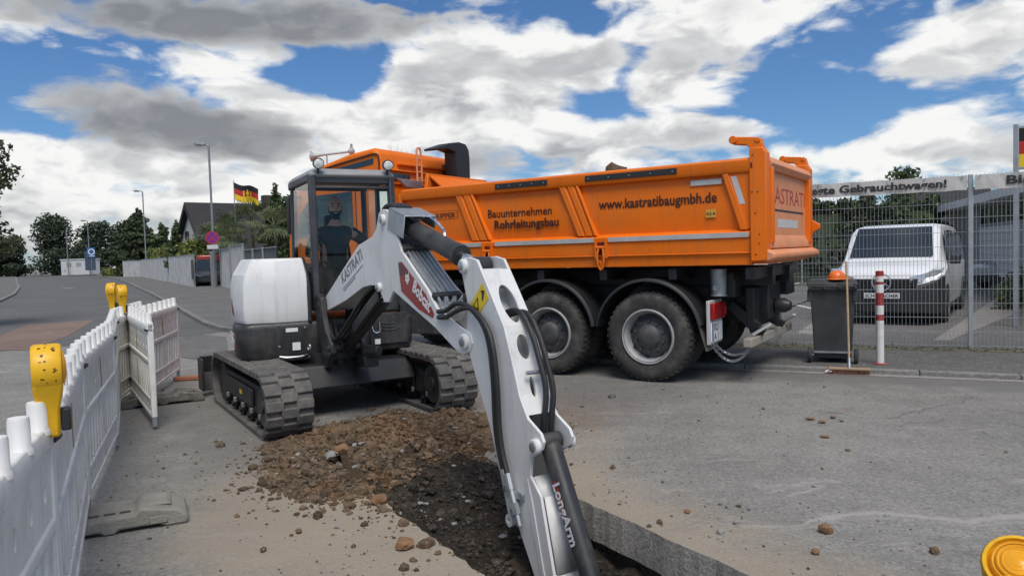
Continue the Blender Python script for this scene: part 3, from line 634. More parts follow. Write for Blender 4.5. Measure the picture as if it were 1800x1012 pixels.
# right side white engine cover: faceted tapering shell
C=[(-.96,-.20),(-.965,-.32),(-.90,-.50),(-.74,-.74),(-.50,-.90),(-.22,-.985),(.14,-.985),(.40,-.93),(.49,-.64),(.49,-.31),(.20,-.29),(-.4,-.29)]
def cov(k,z,lean=0): return [(.0+(x-.0)*k+lean,-.45+(y+.45)*k,z) for x,y in C]
m=hb(); m.loft([cov(.985,.952),cov(1.005,.99),cov(1.012,1.10),cov(1.0,1.34),cov(.955,1.45,.0),cov(.80,1.60,.02),cov(.76,1.612,.02)]); eng=m.build('engine_cover','white_paint',EXC,14,.012)
m=hb(); m.loft([[( -.965,.2,1.085),(-.965,-.2,1.085),(-.3,-.3,1.085),(-.3,.8,1.085),(-.62,.78,1.085)],[(-.95,.2,1.4),(-.95,-.2,1.4),(-.3,-.3,1.4),(-.3,.78,1.4),(-.6,.74,1.4)],[(-.8,.15,1.55),(-.8,-.2,1.55),(-.4,-.25,1.55),(-.4,.65,1.55),(-.55,.62,1.55)]]); m.build('rear_hood','white_paint',EXC,30,.02)
# black tube imitating the shaded gap between cover and cab, red corner flash, body lettering
m=hb(); m.tube([(.28,-.31,1.60),(.40,-.31,1.5),(.485,-.30,1.30),(.505,-.30,.96)],.022,8); m.build('dark_gap_tube','black_plastic',EXC,40)
# points on the cover surface for decals
hr=(HOO.xy-Vector((0,0))).normalized()
m=hb(); m.add([(-.14,-1.0,1.24),(-.04,-1.0,1.18),(.12,-1.0,1.02),(-.05,-1.0,1.06)],[(0,1,2,3)]); fl=m.build('red_flash','red_decal',EXC,0)
text('model_lettering','E55','white_print',EXC,H2E@Vector((-.26,-1.006,.72)),H2E.to_3x3()@Vector((1,-.01,0)),(0,0,1),.19,.005,width=.40)
text('model_lettering','Z','red_print',EXC,H2E@Vector((.17,-1.008,.72)),H2E.to_3x3()@Vector((1,-.01,0)),(0,0,1),.19,.004,width=.14)
for nm,xs,y,z0,z1,mt in (('label_sticker',(-.55,-.43),.503,.86,.90,'white_print'),('label_sticker',(-.49,-.41),.503,.67,.75,'white_print')):
    m=hb(); m.box(y,y+.002,xs[0],xs[1],z0,z1); m.build(nm,mt,EXC,0)
for x,z in ((-.62,.94),(-.62,.72),(-.36,.90)):
    m=hb(); m.cyl((.49,x,z),(.51,x,z),.012,n=8); m.build('bolt','zinc',EXC,35)
m=hb(); m.tube([(.50,-.62,.615),(.53,-.55,.605),(.53,-.42,.605),(.50,-.34,.615)],.012,6); m.build('step_rail','steel',EXC,35)

# ---- cab
CX0,CX1,CY0,CY1,CZ0,CZ1=-.72,.50,-.25,.68,1.07,2.53
def pill(p0,p1,w,h): 
    m=hb(); m.beam(p0,p1,w,h); return m.build('cab_pillar','cab_grey',EXC,35,.018)
pill((CX1-.04,CY0+.035,CZ0),(CX1-.09,CY0+.04,CZ1-.06),.075,.10); pill((CX1-.04,CY1-.035,CZ0),(CX1-.09,CY1-.04,CZ1-.06),.07,.085)
pill((CX0+.05,CY0+.035,CZ0),(CX0+.07,CY0+.05,CZ1-.05),.06,.06); pill((CX0+.05,CY1-.035,CZ0),(CX0+.07,CY1-.05,CZ1-.05),.06,.06)
pill((-.12,CY1-.03,CZ0),(-.12,CY1-.035,CZ1-.06),.10,.04)
m=hb(); m.beam((CX1-.09,CY0+.03,CZ1-.10),(CX1-.09,CY1-.03,CZ1-.10),.05,.10); m.beam((CX1-.075,CY0+.06,CZ1-.19),(CX1-.075,CY1-.06,CZ1-.19),.03,.035); m.build('header_beam','cab_grey',EXC,35,.012)
m=hb(); m.loft([[(CX0-.0,CY0+.02,CZ1-.09),(CX1-.06,CY0+.01,CZ1-.09),(CX1-.06,CY1-.01,CZ1-.09),(CX0,CY1-.02,CZ1-.09)],[(CX0-.01,CY0,CZ1-.04),(CX1-.03,CY0,CZ1-.05),(CX1-.03,CY1,CZ1-.05),(CX0-.01,CY1,CZ1-.04)],[(CX0+.04,CY0+.06,CZ1+.02),(CX1-.12,CY0+.06,CZ1+.01),(CX1-.12,CY1-.06,CZ1+.01),(CX0+.04,CY1-.06,CZ1+.02)]]); m.build('cab_roof','roof_grey',EXC,40,.03,3)
m=hb(); m.beam((CX0+.03,CY0+.03,CZ1-.08),(CX1-.09,CY0+.03,CZ1-.09),.06,.07); m.beam((CX0+.03,CY1-.03,CZ1-.08),(CX1-.09,CY1-.03,CZ1-.09),.06,.07); m.beam((CX0+.05,CY0,CZ1-.09),(CX0+.05,CY1,CZ1-.09),.06,.08); m.build('roof_frame','cab_grey',EXC,35,.012)
m=hb(); m.beam((CX0+.03,CY0+.02,CZ0+.42),(CX1-.05,CY0+.02,CZ0+.38),.03,.05); m.beam((CX0+.05,CY0,CZ0+.45),(CX0+.05,CY1,CZ0+.45),.03,.05); m.build('window_rail','cab_grey',EXC,35,.012)
m=hb(); m.box(CX0,CX1-.05,CY0+.012,CY0+.03,CZ0,CZ0+.36); m.box(CX0,CX1-.03,CY0,CY1,CZ0-.02,CZ0+.03); m.box(CX0,CX0+.03,CY0,CY1,CZ0,CZ0+.42); m.build('cab_panel','cab_grey',EXC,35,.008)
def pane(vs):
    m=hb(); m.add(vs,[(0,1,2,3)]); return m.build('window_pane','cab_glass',EXC,0)
pane([(CX0+.08,CY0+.02,CZ0+.40),(CX1-.10,CY0+.02,CZ0+.38),(CX1-.13,CY0+.03,CZ1-.13),(CX0+.10,CY0+.035,CZ1-.12)])
pane([(CX1-.045,CY0+.08,CZ0+.06),(CX1-.045,CY1-.08,CZ0+.06),(CX1-.045-.008,CY1-.08,CZ0+.55),(CX1-.053,CY0+.08,CZ0+.55)])
pane([(CX1-.056,CY0+.08,CZ0+.58),(CX1-.056,CY1-.08,CZ0+.58),(CX1-.085,CY1-.08,CZ1-.20),(CX1-.085,CY0+.08,CZ1-.20)])
pane([(CX0+.06,CY0+.07,CZ0+.48),(CX0+.06,CY1-.07,CZ0+.48),(CX0+.075,CY1-.08,CZ1-.14),(CX0+.075,CY0+.08,CZ1-.14)])
pane([(-.07,CY1-.025,CZ0+.08),(CX1-.10,CY1-.025,CZ0+.08),(CX1-.13,CY1-.03,CZ1-.13),(-.07,CY1-.035,CZ1-.13)])
pane([(CX0+.08,CY1-.025,CZ0+.45),(-.17,CY1-.025,CZ0+.45),(-.17,CY1-.035,CZ1-.13),(CX0+.10,CY1-.035,CZ1-.13)])
for y in (CY0+.10,CY1-.09):
    m=hb(); m.cyl((CX1-.03,y,CZ1+.05),(CX1+.02,y,CZ1+.045),.055,.058,20); m.cyl((CX1-.06,y,CZ1+.05),(CX1-.03,y,CZ1+.05),.035,.055,16); m.beam((CX1-.03,y,CZ1-.05),(CX1-.03,y,CZ1+.01),.03,.02); wl=m.build('work_light','black_plastic',EXC,35)
    m=hb(); m.lathe([(0,.012),(.03,.010),(.05,0)],(CX1+.0205,y,CZ1+.045),(1,0,-.05),20,cap=False); m.build('lens','light_glass',wl,40)
m=hb(); m.box(-.34,-.05,-.02,.42,1.10,1.22); m.loft([[(-.40,.0,1.22),(-.40,.40,1.22),(.06,.40,1.24),(.06,.0,1.24)],[(-.38,.02,1.36),(-.38,.38,1.36),(.05,.38,1.36),(.05,.02,1.36)]]); m.loft([[(-.40,.0,1.34),(-.40,.4,1.34),(-.27,.4,1.34),(-.27,.0,1.34)],[(-.50,.04,1.90),(-.50,.36,1.90),(-.40,.36,1.90),(-.40,.04,1.90)]]); m.build('seat','seat_fabric',EXC,45,.03)
m=hb(); m.loft([[(-.50,.10,1.93),(-.50,.30,1.93),(-.42,.30,1.93),(-.42,.10,1.93)],[(-.53,.11,2.10),(-.53,.29,2.10),(-.45,.29,2.10),(-.45,.11,2.10)]]); m.build('headrest','seat_fabric',EXC,45,.025)
for s,y in ((-1,-.13),(1,.53)):
    m=hb(); m.box(-.25,.16,y-.06,y+.06,1.2,1.50); m.tube([(.10,y,1.50),(.11,y,1.58),(.09,y,1.66)],.014,8); m.cyl((.09,y,1.64),(.085,y,1.74),.024,.028,10); m.build('control_console','black_plastic',EXC,35,.012)
m=hb(); m.box(.18,.30,.02,.42,1.10,1.42); m.box(.2,.30,.1,.34,1.42,1.5); m.build('front_console','black_plastic',EXC,35,.02)
m=hb(); m.box(-.12,-.09,-.18,-.14,1.62,1.82); m.build('safety_vest_strip','hi_vis',EXC,30,.01)

# ---- boom, arm and hydraulics
BOOM=[(0.346,1.056),(0.248,1.152),(1.352,1.708),(1.700,1.775),(1.790,1.830),(1.869,1.965),(1.933,1.994),(2.018,1.989),(2.099,1.955),(2.312,1.640),(2.757,1.347),(2.905,1.215),(3.212,1.112),(3.404,1.065),(3.434,1.0),(3.398,0.945),(3.298,0.905),(3.159,0.945),(2.871,1.068),(2.121,1.316),(2.016,1.218),(1.918,1.214),(1.839,1.304),(1.753,1.350),(1.621,1.352),(1.425,1.328),(0.959,1.191)]
# box girder between the plates, without the lugs
CORE=[(0.36,1.075),(0.27,1.152),(1.352,1.695),(1.75,1.76),(2.05,1.72),(2.312,1.60),(2.757,1.325),(2.905,1.19),(2.88,1.10),(2.121,1.34),(1.75,1.40),(1.425,1.345),(0.959,1.205)]
m=MB(); m.xz(CORE,Y0-.105,Y0+.105); boom=m.build('boom','white_paint',EXC,30,.006)
for s in (-1,1):
    m=MB(); y=Y0+s*.112; m.xz(BOOM,y-.011,y+.011); m.build('boom_plate','white_paint',EXC,30,.004)
    for px,pz,r in ((1.973,1.906,.045),(1.841,1.339,.04),(3.341,1.005,.055)):
        m=MB(); m.lathe([(r,.0),(r,.02),(r*.8,.028)],(px,y+s*.011,pz),(0,s,0),18); b_=m.build('pin_boss','white_paint',EXC,35)
        m=MB(); m.lathe([(r*.62,.02),(r*.62,.036),(r*.4,.04)],(px,y+s*.011,pz),(0,s,0),14); m.build('pin','steel',b_,35)
ARM=[(3.298,1.556),(3.340,1.575),(3.405,1.579),(3.513,1.559),(3.678,1.346),(3.834,1.137),(3.934,0.881),(3.990,0.723),(4.073,0.601),(4.209,0.535),(4.237,0.490),(4.216,0.438),(4.104,0.366),(4.085,0.252),(4.191,0.155),(4.304,-0.277),(4.47,-.72),(4.40,-.80),(4.32,-.78),(4.097,-0.352),(3.932,-0.102),(3.825,-0.090),(3.735,0.169),(3.616,0.476),(3.375,0.911),(3.341,1.005),(3.361,1.286),(3.300,1.471)]
for s in (-1,1):
    y=Y0+s*.104; m=MB(); m.xz(ARM,y-.010,y+.010); m.build('arm_plate','white_paint',EXC,30,.004)
    for px,pz,r in ((3.344,1.518,.05),(4.169,.452,.048)):
        m=MB(); m.lathe([(r,.0),(r,.022),(r*.82,.03)],(px,y+s*.010,pz),(0,s,0),18); b_=m.build('pin_boss','white_paint',EXC,35)
        m=MB(); m.lathe([(r*.6,.02),(r*.6,.038),(r*.4,.042)],(px,y+s*.010,pz),(0,s,0),14); m.build('pin','steel',b_,35)
# front and back plates of the arm, the front one with oval openings
def holed(path_, ya, yb, holes, name, n=14):
    """plate along a polyline in x,z; holes = (t centre, half length in t, half width) cut out of it"""
    P=[Vector((x,0,z)) for x,z in path_]; Ls=[0]
    for a,b in zip(P,P[1:]): Ls.append(Ls[-1]+(b-a).length)
    def at(s_):
        for i in range(len(P)-1):
            if s_<=Ls[i+1]+1e-9: return P[i]+(P[i+1]-P[i])*((s_-Ls[i])/(Ls[i+1]-Ls[i]))
        return P[-1]
    yc=(ya+yb)/2; hwid=(yb-ya)/2; m=MB(); cur=0.
    def quad(s0,s1):
        a,b=at(s0),at(s1); m.add([(a.x,ya,a.z),(a.x,yb,a.z),(b.x,yb,b.z),(b.x,ya,b.z)],[(0,1,2,3)])
    for sc,hl,hh in holes:
        quad(cur,sc-hl*1.15); cur=sc+hl*1.15; k=24; ins=[];out=[]
        for i in range(k):
            a=2*PI*i/k; c,s_=math.cos(a),math.sin(a); q=at(sc+hl*c); ins.append((q.x,yc+hh*s_,q.z))
            f=1/max(abs(c),abs(s_)); q=at(sc+hl*1.15*c*f); out.append((q.x,yc+hwid*s_*f,q.z))
        deep=[(x-.012,y,z-.004) for x,y,z in ins]
        m.add(ins+out+deep,[(i,k+i,k+(i+1)%k,(i+1)%k) for i in range(k)]+[(i,(i+1)%k,2*k+(i+1)%k,2*k+i) for i in range(k)])
    quad(cur,Ls[-1]); o=m.build(name,'white_paint',EXC,0)
    sd2=o.modifiers.new('thick','SOLIDIFY'); sd2.thickness=.01; sd2.offset=0; return o
holed([(3.56,1.49),(3.678,1.333),(3.828,1.125),(3.926,.881),(3.98,.723),(4.05,.612)],Y0-.094,Y0+.094,[(.27,.15,.062),(.58,.085,.050),(.84,.07,.022)],'arm_front_plate')
m=MB()
for (a,b),(c,d) in zip([(3.46,1.43),(3.56,1.26),(3.70,1.04),(3.80,.82),(3.88,.62)],[(3.56,1.26),(3.70,1.04),(3.80,.82),(3.88,.62)]): m.add([(a,Y0-.093,b),(a,Y0+.093,b),(c,Y0+.093,d),(c,Y0-.093,d)],[(0,1,2,3)])
m.build('brightening_sheet','white_paint',EXC,0)  # white sheet added inside the arm to brighten its openings
m=MB()
def band(pl,ya,yb,th,mb):
    for (a,b),(c,d) in zip(pl,pl[1:]): mb.beam((a,(ya+yb)/2,b),(c,(ya+yb)/2,d),yb-ya,th,(0,1,0)) if False else mb.add([(a,ya,b),(a,yb,b),(c,yb,d),(c,ya,d)],[(0,1,2,3)])
band([(3.42,.88),(3.63,.476),(3.75,.169),(3.85,-.07),(3.95,-.09),(4.11,-.34),(4.33,-.76)],Y0-.094,Y0+.094,.01,m); band([(4.098,.25),(4.20,.15),(4.31,-.277),(4.46,-.72)],Y0-.094,Y0+.094,.01,m)
o=m.build('arm_back_plate','white_paint',EXC,30); sd2=o.modifiers.new('thick','SOLIDIFY'); sd2.thickness=.01
m=MB(); m.xz([(3.30,1.36),(3.42,1.30),(3.52,1.40),(3.50,1.50)],Y0-.094,Y0+.094); m.build('arm_top_plate','white_paint',EXC,30,.005)
# ridge along the lower arm
m=MB(); m.xz([(4.06,.24),(4.11,.10),(4.21,-.28),(4.36,-.72),(4.33,-.76),(4.17,-.28),(4.06,.06)],Y0-.120,Y0-.114); m.build('arm_rib','white_paint',EXC,30,.003)
m=MB(); m.lathe([(.04,0),(.04,.03),(.018,.03),(.018,-.001)],(3.87,Y0-.114,-.075),(0,-1,0),18); m.build('pin_boss','white_paint',EXC,35)
# bucket, buried in the trench
m=MB(); pr=[(4.40,-.78),(4.52,-.72),(4.56,-.9),(4.45,-1.08),(4.2,-1.16),(4.0,-1.05),(4.05,-1.02),(4.22,-1.10),(4.40,-1.02),(4.48,-.88)]
m.xz(pr,Y0-.22,Y0+.22); m.xz([(4.40,-.78),(4.52,-.72),(4.56,-.9),(4.45,-1.08),(4.2,-1.16),(4.0,-1.05)],Y0-.24,Y0-.22); m.xz([(4.40,-.78),(4.52,-.72),(4.56,-.9),(4.45,-1.08),(4.2,-1.16),(4.0,-1.05)],Y0+.22,Y0+.24); m.build('bucket','charcoal',EXC,35,.008)
def cylinder(p0,p1,y,rb,rr,fr,name,mt='black_paint'):
    a=Vector((p0[0],y,p0[1])); b=Vector((p1[0],y,p1[1])); d=b-a; c=a+d*fr; e=d.normalized()
    m=MB(); m.lathe([(rb*.5,.0),(rb*.95,.03),(rb,.05),(rb,(c-a).length-.09),(rb*1.10,(c-a).length-.085),(rb*1.10,(c-a).length-.005),(rb*.9,(c-a).length)],a,d,22); m.cyl(a-Vector((0,.07,0)),a+Vector((0,.07,0)),rb*.8,n=16); o=m.build(name,mt,EXC,35)
    m=MB(); m.cyl(c-e*.02,b-e*.04,rr,n=16); m.build('piston_rod','chrome',o,35)
    m=MB(); m.cyl(b-Vector((0,.075,0)),b+Vector((0,.075,0)),rr*1.7,n=16); m.build('rod_eye',mt,o,35); return o
cylinder((1.973,1.906),(3.344,1.518),Y0,.072,.036,.82,'arm_cylinder','charcoal')
cylinder((.60,.70),(1.841,1.339),Y0,.062,.034,.78,'boom_cylinder')
cylinder((4.135,.462),(4.80,-.80),Y0,.062,.032,.92,'bucket_cylinder','charcoal')
m=MB(); m.M=Matrix.Translation((1.3,Y0-.085,1.05))@Matrix.Rotation(-math.atan2(1.339-.70,1.241),4,'Y'); m.box(-.28,.46,-.02,.02,-.055,.055); m.build('cylinder_guard','black_paint',EXC,35,.012)
# hose guard box and coupling on the arm cylinder foot
e=Vector((3.344-1.973,0,1.518-1.906)).normalized(); q=Vector((-e.z,0,e.x))
def ac(t,y,h): p=Vector((1.973,0,1.906))+e*t+q*h; return (p.x,y,p.z)
m=MB(); ya,yb=Y0-.13,Y0+.15
for (t0,t1,h0,h1,y0_,y1_) in ((.10,.42,.115,.125,ya,yb),(.10,.42,-.06,.125,ya,ya+.01),(.10,.42,.02,.125,yb-.01,yb)):
    m.add([ac(t0,y0_,h0),ac(t1,y0_,h0),ac(t1,y1_,h0),ac(t0,y1_,h0),ac(t0,y0_,h1),ac(t1,y0_,h1),ac(t1,y1_,h1),ac(t0,y1_,h1)],[(3,2,1,0),(4,5,6,7),(0,1,5,4),(1,2,6,5),(2,3,7,6),(3,0,4,7)])
m.build('hose_guard','zinc',EXC,35,.006)
m=MB(); m.tube([ac(.30,Y0+.05,.09),ac(.5,Y0+.06,.13),ac(.72,Y0+.07,.08),ac(.78,Y0+.05,.03)],.012,8); m.build('oil_pipe','chrome',EXC,40)
for i in range(6):                             # bundle of pipes over the boom back
    y=Y0-.085+i*.036
    m=MB(); m.tube([(1.86,y,1.83),(2.05,y,1.75),(2.33,y,1.645),(2.55,y,1.51),(2.757,y,1.375),(2.86,y+(.02 if i%2 else 0),1.29),(2.93,y-.01*i,1.235),(3.02,y,1.22)],.0115,6); m.build('oil_pipe','zinc',EXC,40)
for x,z in ((2.345,1.645),(2.845,1.285)):
    m=MB(); d=Vector((.412,0,-.263)).normalized(); m.beam((x,Y0-.115,z+.012),(x,Y0+.115,z+.012),.05,.04,(d.z*-1,0,d.x)); m.build('pipe_clamp','black_plastic',EXC,35,.004)
for i in range(4):                             # hoses into the swing bracket, behind the boom cylinder
    m=MB(); m.tube([(.35,Y0-.09+i*.05,.95),(.7,Y0-.16+i*.05,.80),(1.0,Y0-.13+i*.05,.98),(1.3,Y0-.08+i*.04,1.22),(1.62,Y0-.06+i*.03,1.36)],.017,7); m.build('hose','hose',EXC,40)
for i in range(5):
    m=MB(); m.tube([(1.72,Y0-.06+i*.03,1.80),(1.80,Y0-.06+i*.03,1.98+.01*i),(1.95,Y0-.06+i*.03,2.03),(2.12,Y0-.06+i*.03,1.99)],.017,7); m.build('hose','hose',EXC,40)
H1=[(2.95,1.19),(3.092,1.205),(3.270,1.262),(3.434,1.250),(3.613,1.152),(3.700,1.008),(3.735,0.768),(3.742,0.536),(3.774,0.360),(3.847,0.195)]
for i,(dx,dz,dy) in enumerate(((0,0,0),(.055,-.012,.005))):
    m=MB(); m.tube([(x+dx*(min(1,k/3.)),Y0-.145-dy if k>2 else Y0-.13-.01*k,z+dz-(.03*i if k<3 else 0)) for k,(x,z) in enumerate(H1)],.0175,8); hz=m.build('hose','hose',EXC,40)
    a=Vector((H1[-1][0]+dx,Y0-.145-dy,H1[-1][1]+dz))
    m=MB(); d=Vector((.32,0,-.75)).normalized(); m.cyl(a-d*.05,a+d*.05,.026,n=8); m.cyl(a+d*.05,a+d*.13,.021,n=8); m.cyl(a+d*.13,a+d*.20,.028,n=6); m.cyl(a+d*.2,a+d*.27,.018,n=8); m.build('hose_coupling','zinc',hz,35)
m=MB(); m.box(3.80,4.02,Y0-.135,Y0-.114,.085,.13); m.build('coupling_bracket','zinc',EXC,35,.004)
HR=[(3.46,1.12),(3.62,1.20),(3.79,1.22),(3.92,1.09),(4.00,.93),(4.06,.76),(4.07,.58),(4.05,.42)]
for i in range(2):
    m=MB(); m.tube([(x+i*.02,Y0+.01+.04*i+(.025 if 1<k<6 else 0),z-.01*i) for k,(x,z) in enumerate(HR)],.0185,8); m.build('hose','hose',EXC,40)
m=MB(); m.cyl((3.99,Y0-.06,.86),(4.0,Y0+.10,.86),.012,n=8); m.build('cross_bar','steel',EXC,35)
# swing bracket
m=MB()
for s in (-1,1):
    y=Y0+s*.16; m.xz([(.20,1.20),(.30,1.24),(.40,1.20),(.43,1.05),(.50,.88),(.66,.76),(.68,.66),(.60,.60),(.52,.50),(.42,.48),(.36,.62),(.28,.80),(.20,1.0)],y-.03,y+.03)
m.box(.25,.45,Y0-.16,Y0+.16,.56,.70); m.cyl((.33,Y0,.50),(.33,Y0,.98),.10,n=18); m.cyl((.32,Y0-.2,1.12),(.32,Y0+.2,1.12),.035,n=14); m.cyl((.60,Y0-.2,.70),(.60,Y0+.2,.70),.035,n=14); m.build('swing_bracket','charcoal',EXC,35,.012)
m=MB(); m.cyl((.72,Y0+.14,.66),(.86,Y0+.24,.66),.07,.06,16); m.box(.56,.78,Y0+.1,Y0+.26,.50,.62); m.build('swing_cylinder_end','charcoal',EXC,35,.015)
m=MB(); m.lathe([(.028,-.008),(.045,-.008),(.045,.008),(.028,.008),(.028,-.008)],(.30,Y0-.30,.70),(0,1,0),16,cap=False); m.build('lashing_eye','chrome',EXC,40)
# decals
yD=Y0-.1245
m=MB(); m.xz([(2.245,1.548),(2.315,1.555),(2.74,1.308),(2.872,1.165),(2.845,1.135),(2.604,1.190),(2.29,1.32)],yD-.0015,yD); dec=m.build('logo_panel','red_decal',EXC,0)
m=MB(); m.xz([(2.255,1.540),(2.31,1.545),(2.45,1.46),(2.27,1.44)],yD-.003,yD-.0015); m.build('logo_shade','dark_red',dec,0)
dd=Vector((.62,0,-.345)).normalized(); dn=Vector((.345,0,.62)).normalized()
text('logo_lettering','Bobcat','white_print',dec,(2.50,yD-.003,1.335),dd,dn,.135,.004,width=.33)
cat=[(-.045,.075),(-.02,.035),(.0,.04),(.02,.035),(.045,.075),(.042,.0),(.055,-.02),(.03,-.035),(.012,-.065),(-.012,-.065),(-.03,-.035),(-.055,-.02),(-.042,.0)]
m=MB(); c0=Vector((2.415,0,1.425)); m.xz([tuple((c0+Vector((1,0,0))*(a*.75)+Vector((0,0,1))*(b*.75)).xz) for a,b in cat],yD-.003,yD-.0015); m.build('logo_emblem','white_print',dec,0)
m=MB(); m.xz([(2.395,1.43),(2.408,1.424),(2.40,1.42)],yD-.0045,yD-.003); m.xz([(2.435,1.43),(2.422,1.424),(2.43,1.42)],yD-.0045,yD-.003); m.xz([(2.408,1.392),(2.415,1.383),(2.422,1.392)],yD-.0045,yD-.003); m.build('logo_eyes','red_decal',dec,0)
kd_=Vector((.529,0,.225)).normalized(); kn=Vector((-.225,0,.529))
text('owner_lettering','KASTRATI','grey_print',EXC,(.89,yD-.001,1.345),kd_,kn,.15,.001,width=.60)
m=MB()
for k,(a,b) in enumerate((((.90,1.300),(1.45,1.530)),((.93,1.285),(1.25,1.42)))): m.beam((a[0],yD-.001,a[1]),(b[0],yD-.001,b[1]),.002,.006,(0,0,1))
m.build('lettering_underline','grey_print',EXC,0)
m=MB(); m.xz([(3.42,1.27),(3.585,1.41),(3.66,1.31),(3.475,1.165)],Y0-.1165,Y0-.1152); ws=m.build('warning_sticker','yellow',EXC,0)
m=MB(); m.xz([(3.45,1.255),(3.52,1.315),(3.525,1.22)],Y0-.118,Y0-.1165); m.xz([(3.56,1.36),(3.61,1.36),(3.585,1.29),(3.57,1.30),(3.575,1.33)],Y0-.118,Y0-.1165); m.build('sticker_symbol','black_print',ws,0)
m=MB(); m.xz([(3.467,1.255),(3.508,1.29),(3.511,1.24)],Y0-.1195,Y0-.118); m.build('sticker_symbol','yellow',ws,0)
cd=Vector((4.80-4.135,0,-.80-.462)).normalized()
text('arm_lettering','LongArm','white_print',EXC,(4.18,Y0-.141,.22),Vector((.26,0,-.965)),Vector((.965,0,.26)),.10,.003,width=.36) if False else None
# lettering on the sleeve of the bucket cylinder
yc=Y0-.0635
text('cylinder_lettering','LongArm','white_print',EXC,(4.245,yc,.235),cd,Vector((-cd.z,0,cd.x)),.10,.003,width=.36)
m=MB(); m.beam((4.262,yc+.001,.262),(4.36,yc+.001,.076),.002,.03,(1,0,0)); m.build('lettering_bar','red_decal',EXC,0)

# ================================================================ operator in the excavator cab
OP=T('person','bearded bald man in a dark grey t-shirt sitting at the excavator controls','person',HOO+Vector((0,0,0)),HOH)
def skin(name, verts, edges, material, parent, sub=2, root=0):
    me=bpy.data.meshes.new(name); me.from_pydata([v[:3] for v in verts],edges,[]); o=bpy.data.objects.new(name,me); COL.objects.link(o); o.parent=parent
    sk=o.modifiers.new('skin','SKIN'); sk.use_smooth_shade=True
    for i,v in enumerate(verts):
        d=me.skin_vertices[0].data[i]; r=v[3]; d.radius=r if isinstance(r,tuple) else (r,r); d.use_root=(i==root)
    s_=o.modifiers.new('sub','SUBSURF'); s_.levels=s_.render_levels=sub; me.materials.append(MT[material]); return o
hy=.135          # middle of the seat
sh=[(-.12,hy,1.40,(.15,.19)),(-.13,hy,1.58,(.13,.19)),(-.12,hy,1.76,(.125,.20)),(-.115,hy,1.88,(.10,.17)),(-.105,hy,1.965,(.06,.075)),
    (-.11,hy-.19,1.885,.075),(-.06,hy-.29,1.70,.062),(-.02,hy-.31,1.61,.058),(-.11,hy+.19,1.885,.075),(-.03,hy+.31,1.78,.064),(.01,hy+.345,1.73,.060)]
skin('shirt',sh,[(0,1),(1,2),(2,3),(3,4),(3,5),(5,6),(6,7),(3,8),(8,9),(9,10)],'shirt',OP)
body=[(-.12,hy,1.42,(.12,.16)),(-.12,hy,1.7,(.10,.16)),(-.115,hy,1.88,(.08,.13)),(-.095,hy,1.97,.058),(-.075,hy,2.05,.055),
      (-.11,hy-.18,1.88,.055),(-.04,hy-.30,1.64,.045),(.05,hy-.28,1.60,.036),(.10,hy-.265,1.68,.03),
      (-.11,hy+.18,1.88,.055),(.0,hy+.34,1.74,.046),(.14,hy+.41,1.72,.036),(.20,hy+.42,1.73,.03)]
bo=skin('body',body,[(0,1),(1,2),(2,3),(3,4),(2,5),(5,6),(6,7),(7,8),(2,9),(9,10),(10,11),(11,12)],'skin',OP)
tro=[(-.14,hy,1.40,(.14,.17)),(-.12,hy-.10,1.40,.10),(.20,hy-.13,1.43,.085),(.28,hy-.13,1.16,.06),(-.12,hy+.10,1.40,.10),(.20,hy+.14,1.43,.085),(.28,hy+.14,1.16,.06)]
skin('trousers',tro,[(0,1),(1,2),(2,3),(0,4),(4,5),(5,6)],'trousers',OP)
# head: shaped sphere facing +x
def headmesh():
    bm=bmesh.new(); bmesh.ops.create_uvsphere(bm,u_segments=28,v_segments=20,radius=1)
    for v in bm.verts:
        x,y,z=v.co; f=max(0,x)
        X=.098*x; Y=.076*y; Z=.125*z
        if z<-.2: Y*=1-.25*(-.2-z); X*=1-.12*(-.2-z)
        X+=.022*f*math.exp(-(y/.16)**2-((z+.12)/.2)**2)               # nose
        X-=.012*f*(math.exp(-((y-.38)/.2)**2-((z-.08)/.12)**2)+math.exp(-((y+.38)/.2)**2-((z-.08)/.12)**2))
        X+=.008*f*math.exp(-((z-.25)/.1)**2-(y/.5)**2); X+=.012*f*math.exp(-(y/.3)**2-((z+.75)/.18)**2)
        v.co=(X,Y,Z)
    return bm
bm=headmesh(); me=bpy.data.meshes.new('head'); bm.to_mesh(me); bm.free(); me.polygons.foreach_set('use_smooth',[True]*len(me.polygons)); me.materials.append(MT['skin'])
hd=bpy.data.objects.new('head',me); COL.objects.link(hd); hd.parent=OP; hd.location=(-.05,hy,2.165); hd.rotation_euler=(0,R(4),R(-8))
for s in (-1,1):
    m=MB(); m.lathe([(.0,-.012),(.02,-.01),(.024,.004),(.0,.008)],(-.012,s*.077,-.01),(0,s,0),12); e_=m.build('ear','skin',hd,60); 
    m=MB(); m.lathe([(0,.0055),(.008,.004),(.012,0)],(.084,s*.030,.012),(1,s*.2,0),10,cap=False); m.build('eye','black_print',hd,60)
    m=MB(); m.tube([(.086,s*.014,.034),(.089,s*.030,.040),(.078,s*.048,.034)],.0055,6); m.build('eyebrow','beard',hd,60)
bm=headmesh()
rm=[f for f in bm.faces if not ((f.calc_center_median().z<-.035 and f.calc_center_median().x>-.025) or (f.calc_center_median().x<.03 and f.calc_center_median().x>-.03 and f.calc_center_median().z<.015))]
bmesh.ops.delete(bm,geom=rm,context='FACES')
for v in bm.verts: v.co=v.co*1.05+Vector((.003,0,-.008))
me=bpy.data.meshes.new('beard'); bm.to_mesh(me); bm.free(); me.materials.append(MT['beard']); me.polygons.foreach_set('use_smooth',[True]*len(me.polygons)); o=bpy.data.objects.new('beard',me); COL.objects.link(o); o.parent=hd
sm=o.modifiers.new('t','SOLIDIFY'); sm.thickness=.008
